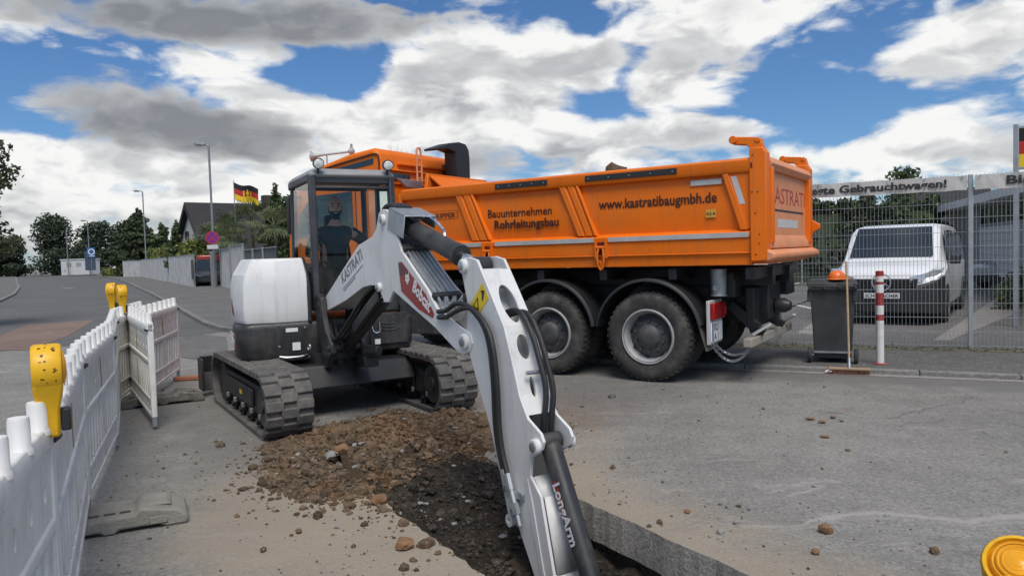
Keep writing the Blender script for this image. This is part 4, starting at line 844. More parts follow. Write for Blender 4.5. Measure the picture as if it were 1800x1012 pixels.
m=MB(); m.tube([(.103,-.020,-.056),(.109,-.008,-.061),(.109,.008,-.061),(.103,.020,-.056)],.0035,6); m.build('smile','white_print',hd,60)
def hand(px,py,pz,side,parent):
    for k,(dy,L,bend) in enumerate(((-.030,.062,.0),(-.010,.072,.0),(.010,.068,.0),(.029,.055,.0))):
        m=MB(); m.tube([(px+.02,py+dy,pz+.03),(px+.065,py+dy,pz+.045),(px+.085,py+dy,pz+.015),(px+.065,py+dy,pz-.012)],lambda t:.0105-.003*t,6); m.build('finger','skin',parent,60)
    m=MB(); m.tube([(px,py-side*.03,pz+.01),(px+.03,py-side*.055,pz+.01),(px+.065,py-side*.035,pz-.005)],lambda t:.0125-.003*t,6); m.build('thumb','skin',parent,60)
    m=MB(); m.loft([[(px-.02,py-.03,pz-.012),(px-.02,py+.03,pz-.012),(px-.02,py+.03,pz+.02),(px-.02,py-.03,pz+.02)],[(px+.04,py-.042,pz+.0),(px+.04,py+.042,pz+.0),(px+.04,py+.042,pz+.05),(px+.04,py-.042,pz+.05)]]); m.build('palm','skin',parent,60,.01)
hand(.06,hy-.265,1.70,-1,OP); hand(.21,hy+.425,1.73,1,OP)

# ================================================================ orange dump truck
TRK=T('dump_truck','orange three-axle tipper truck parked behind the excavator','truck',TRO,TRH)
def wheel(x,yo,z,s,steer=False):
    """s=+1 left side, wheel outer face at yo"""
    t=bpy.data.objects.new('wheel',None); 
    ty=MB(); w2=.29; prof=[(.30,0),(.335,-.012),(.40,.012),(.47,.012),(.510,-.012),(.530,-.045),(.533,-.10),(.530,-.245),(.512,-.275),(.45,-.30),(.335,-.29),(.30,-.28)]
    ty.lathe([(r,h*s if True else 0) for r,h in prof],(x,yo,z),(0,1,0),56,cap=False)
    nb=44
    for i in range(nb):
        a=2*PI*i/nb
        for (h0,h1,off,da) in ((-.015,-.10,0,.036),(-.10,-.19,.5,.036),(-.19,-.278,0,.036)):
            a_=a+off*2*PI/nb; pts=[]
            for hh in (h0,h1):
                for dd_,rr in ((-da,.520),(da,.520),(da*.85,.546 if hh in (-.10,-.19) else .532),(-da*.85,.546 if hh in (-.10,-.19) else .532)):
                    pts.append((x+rr*math.cos(a_+dd_),yo+hh*s,z+rr*math.sin(a_+dd_)))
            ty.add(pts,[(0,1,2,3),(7,6,5,4),(0,4,5,1),(1,5,6,2),(2,6,7,3),(3,7,4,0)])
    tire=ty.build('wheel','rubber',TRK,35)
    r_=MB(); dish=.13 if not steer else -.02
    r_.lathe([(.335,-.012*s),(.325,.006*s),(.312,.004*s),(.300,-.02*s),(.285,-.05*s),(.275,-(dish)*s),(.262,-(dish+.012)*s)],(x,yo,z),(0,1,0),48,cap=False); rim=r_.build('rim','rim_silver',tire,40)
    d_=MB(); d_.lathe([(.27,-(dish+.005)*s),(.225,-(dish-.02)*s),(.17,-(dish-.055)*s),(.15,-(dish-.06)*s),(.14,-(dish-.085)*s),(.115,-(dish-.11)*s),(.06,-(dish-.12)*s),(.0,-(dish-.12)*s)],(x,yo,z),(0,1,0),40,cap=False)
    for k in range(10):
        a=2*PI*(k+.5)/10; d_.cyl((x+.185*math.cos(a),yo-(dish-.045)*s,z+.185*math.sin(a)),(x+.185*math.cos(a),yo-(dish-.078)*s,z+.185*math.sin(a)),.016,n=8)
    d_.build('hub','hub_grey',tire,35)
    for k in range(8):
        h_=MB(); a=2*PI*k/8+.2; h_.lathe([(0,0),(.03,0)],(x+.243*math.cos(a),yo-(dish-.013)*s,z+.243*math.sin(a)),(0,s,0),12,cap=False); h_.build('hand_hole','black_print',tire,0)
    bpy.data.objects.remove(t); tire.name='wheel'; return tire
for x in (0,1.375):
    wheel(x,1.22,.545,1); wheel(x,-1.22,.595,-1)
    for yo,s in ((.885,1),(-.885,-1)):
        ty=MB(); ty.lathe([(.30,0),(.40,.012*s),(.51,-.01*s),(.533,-.06*s),(.533,-.24*s),(.45,-.30*s),(.30,-.28*s)],(x,yo,.545 if s>0 else .595),(0,1,0),40); ty.build('inner_tyre','rubber',TRK,35)
    m=MB(); m.cyl((x,-1.0,.57),(x,1.0,.545),.09,n=14); m.lathe([(.0,-.26),(.2,-.2),(.24,0),(.2,.2),(.0,.26)],(x,0,.56),(0,1,0),18); m.build('axle','black_paint',TRK,35)
wheel(4.95,1.22,.545,1,True); wheel(4.95,-1.22,.545,-1,True)
m=MB()
for y in (-.4,.4): m.box(-1.05,6.1,y-.04,y+.04,.82,1.12)
for x in (-1.0,.7,2.2,3.6): m.box(x-.05,x+.05,-.4,.4,.86,1.08)
m.box(-1.1,-1.0,-.6,.6,.62,1.1); m.box(.2,1.2,-.55,.55,.72,.9); m.build('chassis','black_paint',TRK,35,.01)
m=MB(); m.box(-1.3,3.7,-.5,-.38,1.12,1.34); m.box(-1.3,3.7,.38,.5,1.12,1.34)
for x in (-1.2,-.3,.6,1.5,2.4,3.3): m.box(x-.05,x+.05,-1.15,1.15,1.22,1.36)
m.build('subframe','black_paint',TRK,35,.01)
m=MB(); m.cyl((2.6,.55,.8),(3.7,.55,.8),.33,n=24); m.build('fuel_tank','steel',TRK,35)
m=MB(); m.box(2.35,3.95,.62,1.15,.45,1.05); m.box(2.4,3.9,-1.15,-.6,.5,1.05); m.build('side_lockers','charcoal',TRK,35,.02)
def fender(xc,zc,a0,a1,y0,y1,r=.66):
    m=MB(); m.lathe([(r,y0),(r+.025,y0+.02),(r+.025,y1-.02),(r,y1),(r-.012,y1),(r-.0,y1-.03),(r,y0+.03),(r-.012,y0),(r,y0)],(xc,0,zc),(0,1,0),28,R(a0),R(a1),cap=False,ref=(1,0,0)); return m.build('mudguard','black_plastic',TRK,40)
# lathe turns from +x through -z for the y axis, so the upper half is negative angles
for s,y0,y1,zz in ((1,.68,1.245,.56),(-1,-1.245,-.68,.61)):
    fender(1.375,zz,-172,-12,y0,y1); fender(0,zz,-168,-8,y0,y1)
    fender(4.95,.56,-178,-2,y0,y1)
# tail: flaps, lamp board, lift ram, underrun bar, chains
def flap(s):
    y0,y1=(.70,1.20) if s>0 else (-1.20,-.70); m=MB(); m.loft([[(-.60,y0,.76),(-.60,y1,.76),(-.615,y1,.76),(-.615,y0,.76)],[(-.70,y0+.02,.40),(-.70,y1-.02,.40),(-.712,y1-.02,.40),(-.712,y0+.02,.40)]]); m.build('mud_flap','rubber_foot',TRK,30)
    yy=.95*s; m=MB(); m.box(-0.7500,-0.7100,yy-.24,yy+.24,.47,.98); bd=m.build('lamp_board','banner',TRK,35,.01)
    m=MB(); m.box(-0.8000,-0.7500,yy-.22,yy+.22,.76,.95); lp=m.build('tail_lamp','red_lens',bd,35,.012)
    for q in (-.07,.07):
        m=MB(); m.box(-0.8040,-0.7950,yy+q-.006,yy+q+.006,.765,.945); m.build('lens_bar','dark_red',lp,0)
    m=MB(); m.box(-0.8060,-0.7900,yy+(.225 if s<0 else -.225)-.03,yy+(.225 if s<0 else -.225)+.03,.79,.90); m.build('indicator_lens','red_lens',lp,35,.005)
    if s>0:
        m=MB(); m.box(-0.7650,-0.7500,yy-.20,yy+.20,.50,.73); pl=m.build('number_plate','white_print',bd,30,.004)
        m=MB(); m.box(-0.7670,-0.7650,yy+.145,yy+.195,.51,.72); m.build('plate_band','sign_blue',pl,0)
        text('plate_lettering','KU','black_print',pl,(-.7665,yy+.12,.625),(0,-1,0),(0,0,1),.12,.002); text('plate_lettering','A 1','black_print',pl,(-.7665,yy+.12,.52),(0,-1,0),(0,0,1),.12,.002)
flap(1); flap(-1)
m=MB(); m.cyl((-.78,.92,1.02),(-.78,.92,1.34),.085,.095,20); m.lathe([(.1,0),(.1,.02)],(-.78,.92,1.02),(0,0,1),20); m.cyl((-.78,1.0,1.12),(-.78,1.03,1.12),.04,n=14); m.build('bed_pivot','zinc',TRK,35,.006)
m=MB(); m.box(-.95,-.65,.42,.86,1.0,1.30); m.box(-1.2,-.9,-.3,.3,.7,1.15); m.box(-1.25,-.85,-.9,-.5,.95,1.3); m.lathe([(.0,0),(.09,0),(.09,.12),(.05,.2)],(-1.2,.0,.85),(-1,0,0),16); m.cyl((-1.1,.3,.95),(-1.1,-.4,.9),.06,n=12); m.build('tail_crossmember','black_paint',TRK,35,.02)
for y in (.55,-.45):
    m=MB(); m.beam((-.80,y,.90),(-1.12,y,.62),.09,.13); m.beam((-1.06,y,.64),(-1.20,y,.56),.07,.11); m.build('underrun_arm','black_paint',TRK,35,.01)
m=MB(); m.box(-1.18,-1.08,-1.02,1.02,.44,.54); m.build('underrun_bar','sandstone',TRK,35,.01)
for y in (.70,-.70):
    m=MB(); m.beam((-1.10,y,.55),(-1.30,y*.9,.68),.07,.03); m.build('bar_bracket','reflect',TRK,35,.006)
def chain(p0,p1,sag,n):
    a,b=Vector(p0),Vector(p1); P=[a+(b-a)*(i/n)-Vector((0,0,sag*4*(i/n)*(1-i/n))) for i in range(n+1)]; m=MB()
    for i in range(n):
        c=(P[i]+P[i+1])/2; d=(P[i+1]-P[i]).normalized(); side=d.cross(Vector((0,0,1))).normalized(); nb=d.cross(side); w=side if i%2 else nb
        m.tube([c+d*(.028*math.cos(t))+w*(.014*math.sin(t)) for t in [2*PI*k/8 for k in range(9)]],.005,5,1)
    m.build('chain','steel',TRK,50)
chain((-.72,1.02,.46),(-1.13,.78,.46),.20,24); chain((-.72,.92,.46),(-1.13,.70,.46),.14,20)

# ---- tipper bed
BX0,BX1=-1.42,3.76
ZB,ZL0,ZL1,ZR,ZT=1.385,1.69,1.785,2.40,2.562
def side(s):
    def P(x,y,z): return (x,s*y,z)
    def ext(poly,x0,x1,name,matn,par=None,bev=.008):
        m=MB(); m.prism(poly,lambda u,v,w:(w,s*u,v),x0,x1); return m.build(name,matn,par or TRK,30,bev)
    wall=ext([(1.10,ZL1-.02),(1.165,ZL1-.02),(1.205,2.06),(1.165,ZR+.02),(1.10,ZR+.02)],-1.24,BX1,'side_wall','orange',None,.003)
    ext([(1.08,ZR),(1.235,ZR),(1.25,ZR+.03),(1.25,ZT-.02),(1.20,ZT),(1.10,ZT),(1.08,ZT-.03)],-1.24,BX1,'top_rail','orange')
    ext([(1.10,ZL0),(1.245,ZL0),(1.25,ZL0+.06),(1.17,ZL1),(1.10,ZL1)],-1.24,BX1,'side_ledge','orange')
    ext([(1.10,1.535),(1.225,1.535),(1.23,ZL0),(1.10,ZL0)],-1.24,BX1,'side_sill','orange')
    ext([(1.10,ZB),(1.20,ZB),(1.205,1.50),(1.235,1.515),(1.235,1.535),(1.10,1.535)],-1.24,BX1,'side_sill','orange')
    if s<0: return
    # raking double ribs
    for (t0,t1,b0,b1) in ((2.805,2.484,2.548,2.207),(1.17,.87,.912,.627)):
        m=MB(); 
        def rb(fa,fb,y0,y1):
            xa=lambda f:t0+(t1-t0)*f; xb=lambda f:b0+(b1-b0)*f
            vs=[(xa(fa),y0,ZR+.005),(xa(fb),y0,ZR+.005),(xb(fb),y0,ZL1-.01),(xb(fa),y0,ZL1-.01),(xa(fa)-.01,y1,ZR+.005),(xa(fb)+.01,y1,ZR+.005),(xb(fb)+.01,y1,ZL1-.01),(xb(fa)-.01,y1,ZL1-.01)]
            m.add(vs,[(3,2,1,0),(4,5,6,7),(0,1,5,4),(1,2,6,5),(2,3,7,6),(3,0,4,7)])
        rb(0,1,1.15,1.218); rb(.06,.40,1.21,1.236); rb(.46,.80,1.21,1.236); rb(.86,1.,1.21,1.245); m.build('side_rib','orange',TRK,30,.006)
    m=MB()
    for (x0,x1,xb0,xb1,yy) in ((-.935,-1.0,-1.13,-1.21,1.24),):
        m.add([(x0,1.15,ZR),(x1,1.15,ZR),(xb1,1.15,ZL1-.01),(xb0,1.15,ZL1-.01),(x0,yy,ZR),(x1,yy,ZR),(xb1,yy,ZL1-.01),(xb0,yy,ZL1-.01)],[(3,2,1,0),(4,5,6,7),(0,1,5,4),(1,2,6,5),(2,3,7,6),(3,0,4,7)])
    m.build('side_rib','orange',TRK,30,.006)
    m=MB(); m.add([(-1.0,1.22,ZR),(-1.238,1.22,ZR),(-1.238,1.22,ZL1),(-1.20,1.22,ZL1),(-1.0,1.15,ZR),(-1.238,1.15,ZR),(-1.238,1.15,ZL1),(-1.20,1.15,ZL1)],[(0,1,2,3),(7,6,5,4),(0,4,5,1),(3,2,6,7),(0,3,7,4)]); m.build('corner_gusset','orange',TRK,30,.004)
    # black rubbing strips with screws
    for x0,x1 in ((2.10,1.30),(.76,-.42)):
        m=MB(); m.box(x1,x0,1.25,1.262,ZR+.045,ZR+.115); st_=m.build('rubbing_strip','black_plastic',TRK,30,.003)
        for k in range(5 if x0<1 else 5):
            m=MB(); m.cyl((x1+.05+(x0-x1-.1)*k/4,1.262,ZR+.08),(x1+.05+(x0-x1-.1)*k/4,1.266,ZR+.08),.009,n=8); m.build('screw','steel',st_,30)
    for x0,x1 in ((3.6,2.36),(2.14,.66),(.47,-1.22)):
        m=MB(); m.add([(x1,1.2475,ZL0+.004),(x0,1.2475,ZL0+.004),(x0,1.2525,ZL0+.058),(x1,1.2525,ZL0+.058)],[(0,1,2,3)]); m.build('reflective_strip','reflect',TRK,0)
    m=MB(); m.add([(-.52,1.2015,2.365),(-.93,1.2015,2.365),(-.93,1.207,2.31),(-.52,1.207,2.31)],[(0,1,2,3)]) if False else m.box(-.92,-.56,1.18,1.198,2.30,2.36); m.build('reflective_strip','reflect',TRK,0)
    m=MB(); m.add([(-1.025,1.2225,2.37),(-1.09,1.2225,2.37),(-1.185,1.2225,2.06),(-1.12,1.2225,2.06)],[(0,1,2,3)]); m.build('reflective_strip','reflect',TRK,0)
    # locks
    for x in (.56,2.25):
        m=MB(); m.box(x-.07,x+.07,1.231,1.24,1.55,1.70); m.build('lock_recess','dark_red',TRK,30)
        m=MB(); m.box(x-.075,x-.06,1.23,1.29,1.50,1.74); m.box(x+.06,x+.075,1.23,1.29,1.50,1.74); m.cyl((x-.07,1.27,1.63),(x+.07,1.27,1.63),.02,n=10); m.tube([(x-.03,1.275,1.62),(x-.045,1.29,1.52),(x-.03,1.28,1.40),(x,1.275,1.36),(x+.03,1.28,1.40),(x+.045,1.29,1.52),(x+.03,1.275,1.62)],.014,7); m.cyl((x,1.26,1.36),(x,1.29,1.46),.018,n=8); m.build('side_lock','orange',TRK,35)
    # printed lettering
    def onp(x,z): return (x,(1.165+(z-ZL1)/(2.06-ZL1)*.04 if z<2.06 else 1.205-(z-2.06)/(ZR-2.06)*.04)+.003,z)
    text('side_lettering','Bauunternehmen','brown_print',TRK,(2.27,1.207,2.075),(-1,0,0),(0,0.0,1),.158,.0015,width=.99)
    text('side_lettering','Rohrleitungsbau','brown_print',TRK,(2.17,1.207,1.925),(-1,0,0),(0,0.0,1),.158,.0045,width=.99)
    text('side_lettering','www.kastratibaugmbh.de','brown_print',TRK,(.60,1.2085,2.10),(-1,0,0),(0,0,1),.165,.003,width=1.47)
    text('side_lettering','MEILLER-KIPPER','brown_print',TRK,(3.62,1.207,2.12),(-1,0,0),(0,0,1),.092,.001,width=.80)
    m=MB()
    for a in (0,1): m.box(2.78,3.66,1.2065,1.2075,2.095+a*.115,2.10+a*.115)
    m.box(2.775,2.782,1.2065,1.2075,2.095,2.215); m.build('lettering_frame','brown_print',TRK,0)
    m=MB(); m.box(-.85,-.73,1.196,1.202,1.93,2.02); sk_=m.build('load_sticker','worn_yellow',TRK,30); text('sticker_lettering','K5-4','black_print',sk_,(-.742,1.2025,1.955),(-1,0,0),(0,0,1),.05,.001,width=.095)
side(1); side(-1)
m=MB(); m.box(-1.38,BX1,-1.12,1.12,ZB+.01,ZB+.13); m.build('bed_floor','orange',TRK,30)
m=MB(); m.yz([(-1.24,ZB),(1.24,ZB),(1.24,2.50),(.66,2.52),(.60,2.845),(-.95,2.845),(-1.05,2.80),(-1.24,2.58)],BX1,BX1+.06); m.build('headboard','orange',TRK,30,.01)
m=MB(); m.add([(BX1,.58,2.80),(BX1,-1.04,2.80),(BX1-.32,-1.2,2.55),(BX1-.32,.50,2.50)],[(0,1,2,3)]); o=m.build('headboard_gusset','orange',TRK,0); q_=o.modifiers.new('t','SOLIDIFY'); q_.thickness=.02
# rear posts with hooks
for s in (1,-1):
    m=MB(); m.prism([(-1.24,ZB+.035),(-1.24,2.66),(-1.385,2.66),(-1.42,2.60),(-1.42,1.46),(-1.40,1.43)],lambda u,v,w:(u,w,v),s*1.08,s*1.262); post=m.build('rear_post','orange',TRK,30,.012)
    m=MB(); m.xz([(-1.25,2.655),(-1.385,2.655),(-1.36,2.74),(-1.30,2.775),(-1.15,2.79),(-1.07,2.80),(-1.05,2.75),(-1.09,2.715),(-1.20,2.70)],s*1.12,s*1.24); m.cyl((-1.065,s*1.10,2.765),(-1.065,s*1.262,2.765),.045,n=16); m.cyl((-1.33,s*1.11,2.74),(-1.33,s*1.25,2.74),.03,n=12); m.build('tailgate_hook','orange',post,30,.008)
    for x,z in ((-1.28,2.58),(-1.33,2.18),(-1.27,2.18),(-1.30,1.95),(-1.34,1.72),(-1.34,1.62),(-1.30,1.50)): m=MB(); m.cyl((x,s*1.262,z),(x,s*1.266,z),.008,n=8); m.build('bolt','brown_print',post,0)
    m=MB(); m.box(-1.275,-1.255,s*1.262-.003*s if s<0 else 1.2615,s*1.265 if s>0 else -1.2615,2.44,2.50); m.build('slot','dark_red',post,0)
# tailgate
m=MB(); m.box(-1.375,-1.335,-1.08,1.08,1.62,2.46); m.build('tailgate','orange_faded',TRK,30,.006)
m=MB(); m.loft([[(-1.33,-1.08,2.44),(-1.33,-1.08,2.58),(-1.40,-1.08,2.575),(-1.45,-1.08,2.50),(-1.41,-1.08,2.43)],[(-1.33,1.08,2.44),(-1.33,1.08,2.58),(-1.40,1.08,2.575),(-1.45,1.08,2.50),(-1.41,1.08,2.43)]]); m.build('tailgate_rail','orange_faded',TRK,30,.01)
m=MB(); m.loft([[(-1.33,-1.10,1.56),(-1.33,-1.10,1.70),(-1.37,-1.10,1.72),(-1.42,-1.10,1.62),(-1.42,-1.10,1.56)],[(-1.33,1.10,1.56),(-1.33,1.10,1.70),(-1.37,1.10,1.72),(-1.42,1.10,1.62),(-1.42,1.10,1.56)]]); m.build('tailgate_rail','orange_faded',TRK,30,.01)
m=MB(); m.loft([[(-1.30,-1.25,1.43),(-1.30,-1.25,1.55),(-1.42,-1.25,1.55),(-1.50,-1.25,1.51),(-1.50,-1.25,1.45),(-1.44,-1.25,1.42)],[(-1.30,1.25,1.43),(-1.30,1.25,1.55),(-1.42,1.25,1.55),(-1.50,1.25,1.51),(-1.50,1.25,1.45),(-1.44,1.25,1.42)]]); m.build('rear_sill','orange_faded',TRK,30,.02)
for y in (-1.02,1.02):
    m=MB(); m.prism([(-1.36,1.62),(-1.36,2.46),(-1.44,2.46),(-1.44,2.0),(-1.44,1.62)],lambda u,v,w:(u,w,v),y-.05,y+.05); m.build('tailgate_stile','orange',TRK,30,.008)
m=MB(); m.xz([(-1.42,1.70),(-1.42,1.92),(-1.52,1.86),(-1.52,1.80),(-1.44,1.76)],-1.26,-1.16); m.build('hinge_lug','orange',TRK,30,.008)
text('tailgate_lettering','KASTRATI','red_print',TRK,(-1.3755,.98,2.08),(0,-1,0),(0,0,1),.27,.001,width=1.9)
m=MB(); m.box(-1.377,-1.3755,-.85,.95,1.985,2.01); m.build('tailgate_stripe','charcoal',TRK,0)
m=MB(); m.box(-1.377,-1.3755,-.7,.6,1.995,2.04) if False else m.box(-1.377,-1.3755,-.5,.55,1.80,1.90); m.build('tailgate_sticker','white_door',TRK,0)
# ---- driver's cab
c_=[(4.22,1.05),(4.22,2.62),(4.26,3.05),(4.30,3.20),(4.40,3.245),(4.9,3.20),(5.6,3.06),(5.95,2.95),(6.22,2.55),(6.36,1.9),(6.38,.75),(5.55,.75),(5.5,1.05)]
m=MB(); m.xz(c_,-1.13,1.13); m.build('cab_body','orange',TRK,30,.06,3)
for s in (1,-1):
    y=1.132*s
    m=MB(); m.xz([(4.38,3.00),(4.38,3.085),(5.72,2.93),(5.75,2.86)],min(y,y+.006*s),max(y,y+.006*s)); m.build('roof_window','dark_glass',TRK,0)
    m=MB(); m.tube([(4.28,y,2.70),(4.26,y+.01*s,3.05),(4.32,y+.012*s,3.14),(4.6,y+.015*s,3.12),(5.62,y+.015*s,2.985),(5.64,y+.01*s,2.93)],.014,6); m.build('rain_gutter','brown_print',TRK,40)
    m=MB(); m.xz([(4.85,1.95),(4.85,2.62),(5.75,2.60),(6.05,2.3),(6.1,1.95)],min(y,y+.006*s),max(y,y+.006*s)); m.build('side_window','dark_glass',TRK,0)
    m=MB(); m.box(4.78,6.1,min(y,y+.004*s),max(y,y+.004*s),1.0,1.012); m.box(4.77,4.785,min(y,y+.004*s),max(y,y+.004*s),1.0,2.75); m.build('door_seam','brown_print',TRK,0)
m=MB(); m.yz([(-1.0,2.0),(1.0,2.0),(1.0,2.7),(-1.0,2.7)],6.30,6.33); m.build('windscreen','dark_glass',TRK,0)
for z,h,y0_,y1_ in ((3.0,.035,-.95,.75),(2.90,.025,-1.05,1.05),(2.78,.022,-1.0,1.0),(2.70,.02,-1.0,1.0)):
    m=MB(); m.box(4.19 if z<3.03 else 4.21,4.26,y0_,y1_,z,z+h); m.build('rear_bead','orange',TRK,30,.008)
m=MB(); m.box(4.20,4.225,.35,.80,2.63,2.70) if False else m.box(4.19,4.225,.50,1.0,2.76,2.86); m.build('rear_window','dark_glass',TRK,30,.01)
m=MB(); m.yz([(.98,2.76),(.42,2.76),(.42,2.63),(.50,2.62),(.80,2.64),(.90,2.70)],4.02,4.08); m.build('cab_bracket','zinc',TRK,30,.01)
m=MB(); m.tube([(4.05,.40,2.70),(4.05,.41,3.20),(4.05,.46,3.27),(4.05,.51,3.20),(4.05,.51,2.70)],.016,7)
for z in (2.80,2.90,3.0,3.1): m.tube([(4.05,.40,z),(4.05,.51,z)],.012,6,1)
m.build('access_ladder','orange_faded',TRK,40)
# air intake stack behind the cab
ring=[]
sn=[(-.69,2.30),(-.70,3.20),(-.68,3.34),(-.60,3.43),(-.42,3.445),(-.15,3.40),(.24,3.28),(.22,3.25),(-.1,3.30),(-.30,3.27),(-.34,2.30)]
m=MB(); m.yz(sn,3.90,4.14); m.build('intake_stack','black_plastic',TRK,40,.05,3)
m=MB(); m.box(4.12,4.28,-.66,-.4,2.3,3.1); m.build('intake_mount','charcoal',TRK,30)
m=MB(); hx=Vector((5.80,1.05,3.255)); hd0=Vector((.60,.35,-.06)).normalized(); m.lathe([(.018,-.66),(.018,-.20),(.028,-.10),(.055,-.03),(.085,.0),(.088,.012)],hx,hd0,20,cap=False); m.lathe([(0,-.03),(.03,-.028),(.07,-.008)],hx,hd0,16,cap=False); m.cyl(hx-hd0*.25,hx-hd0*.25-Vector((0,.0,.16)),.012,n=8); m.build('air_horn','rim_silver',TRK,40)
q=hx-hd0*.66; m=MB(); m.lathe([(.02,-.05),(.055,-.03),(.055,.03),(.02,.05)],q,hd0,14); m.cyl(q,q-Vector((0,0,.12)),.02,n=8); m.beam(q+Vector((0,0,.04)),q+Vector((.0,.0,.12)),.03,.03); m.build('horn_driver','rim_silver',TRK,40)
m=MB()
for k in range(11): m.cyl((4.5+.02*(k%3),.62-.045*k,3.2),(4.5+.02*(k%3)+.02*math.sin(k),.62-.045*k+.03*math.cos(k*2),3.36+.05*math.sin(k*1.7)),.004,.001,5)
m.build('roof_spikes','galv',TRK,30)
m=MB(); m.tube([(4.18,1.16,2.30),(4.16,1.20,2.42),(4.12,1.20,2.45),(4.08,1.20,2.40),(4.08,1.18,1.6)],.022,8); m.build('grab_rail','charcoal',TRK,40)
m=MB(); m.box(5.95,6.0,1.25,1.45,2.0,2.6); m.beam((6.0,1.1,2.6),(5.97,1.35,2.6),.04,.04); m.build('mirror','black_plastic',TRK,30,.03)
m=MB(); m.box(4.3,5.4,-.9,.9,.8,1.05); m.build('cab_underframe','black_paint',TRK,30)
# load
ld=MB(); gx,gy=60,26
for i in range(gx):
    for j in range(gy):
        x=BX0+.1+(BX1-BX0-.15)*i/(gx-1); y=-1.05+2.1*j/(gy-1)
        ld.v.append((x,y,2.28+.16*math.exp(-(y/.7)**2)*(1-((x-1.2)/2.9)**2)+.10*mnoise.noise(Vector((x*2,y*2,1)))+.05*mnoise.noise(Vector((x*7,y*7,1)))))
for i in range(gx-1):
    for j in range(gy-1): ld.f.append((i*gy+j,(i+1)*gy+j,(i+1)*gy+j+1,i*gy+j+1)); ld.mi.append(0)
for k in range(26):
    x=random.uniform(.4,1.2) if k<10 else random.uniform(-1,3.4); y=random.uniform(-.1,.5); a,f=rocks[k%14]; r=random.uniform(.05,.12); zc=2.40+(.09 if k<10 else 0)
    ld.add([(x+p*r,y+q*r,zc+w*r) for p,q,w in a],f)
a,f=rock(.17,3,1.,2); ld.add([(.78+p,.28+q,2.62+w) for p,q,w in a],f)
o=ld.build('soil_load','soil',None,50,recalc=False); o.location=TRO; o.rotation_euler.z=TRH; tag(o,'heap of dark earth in the orange truck bed, one lump showing above the rail','soil')

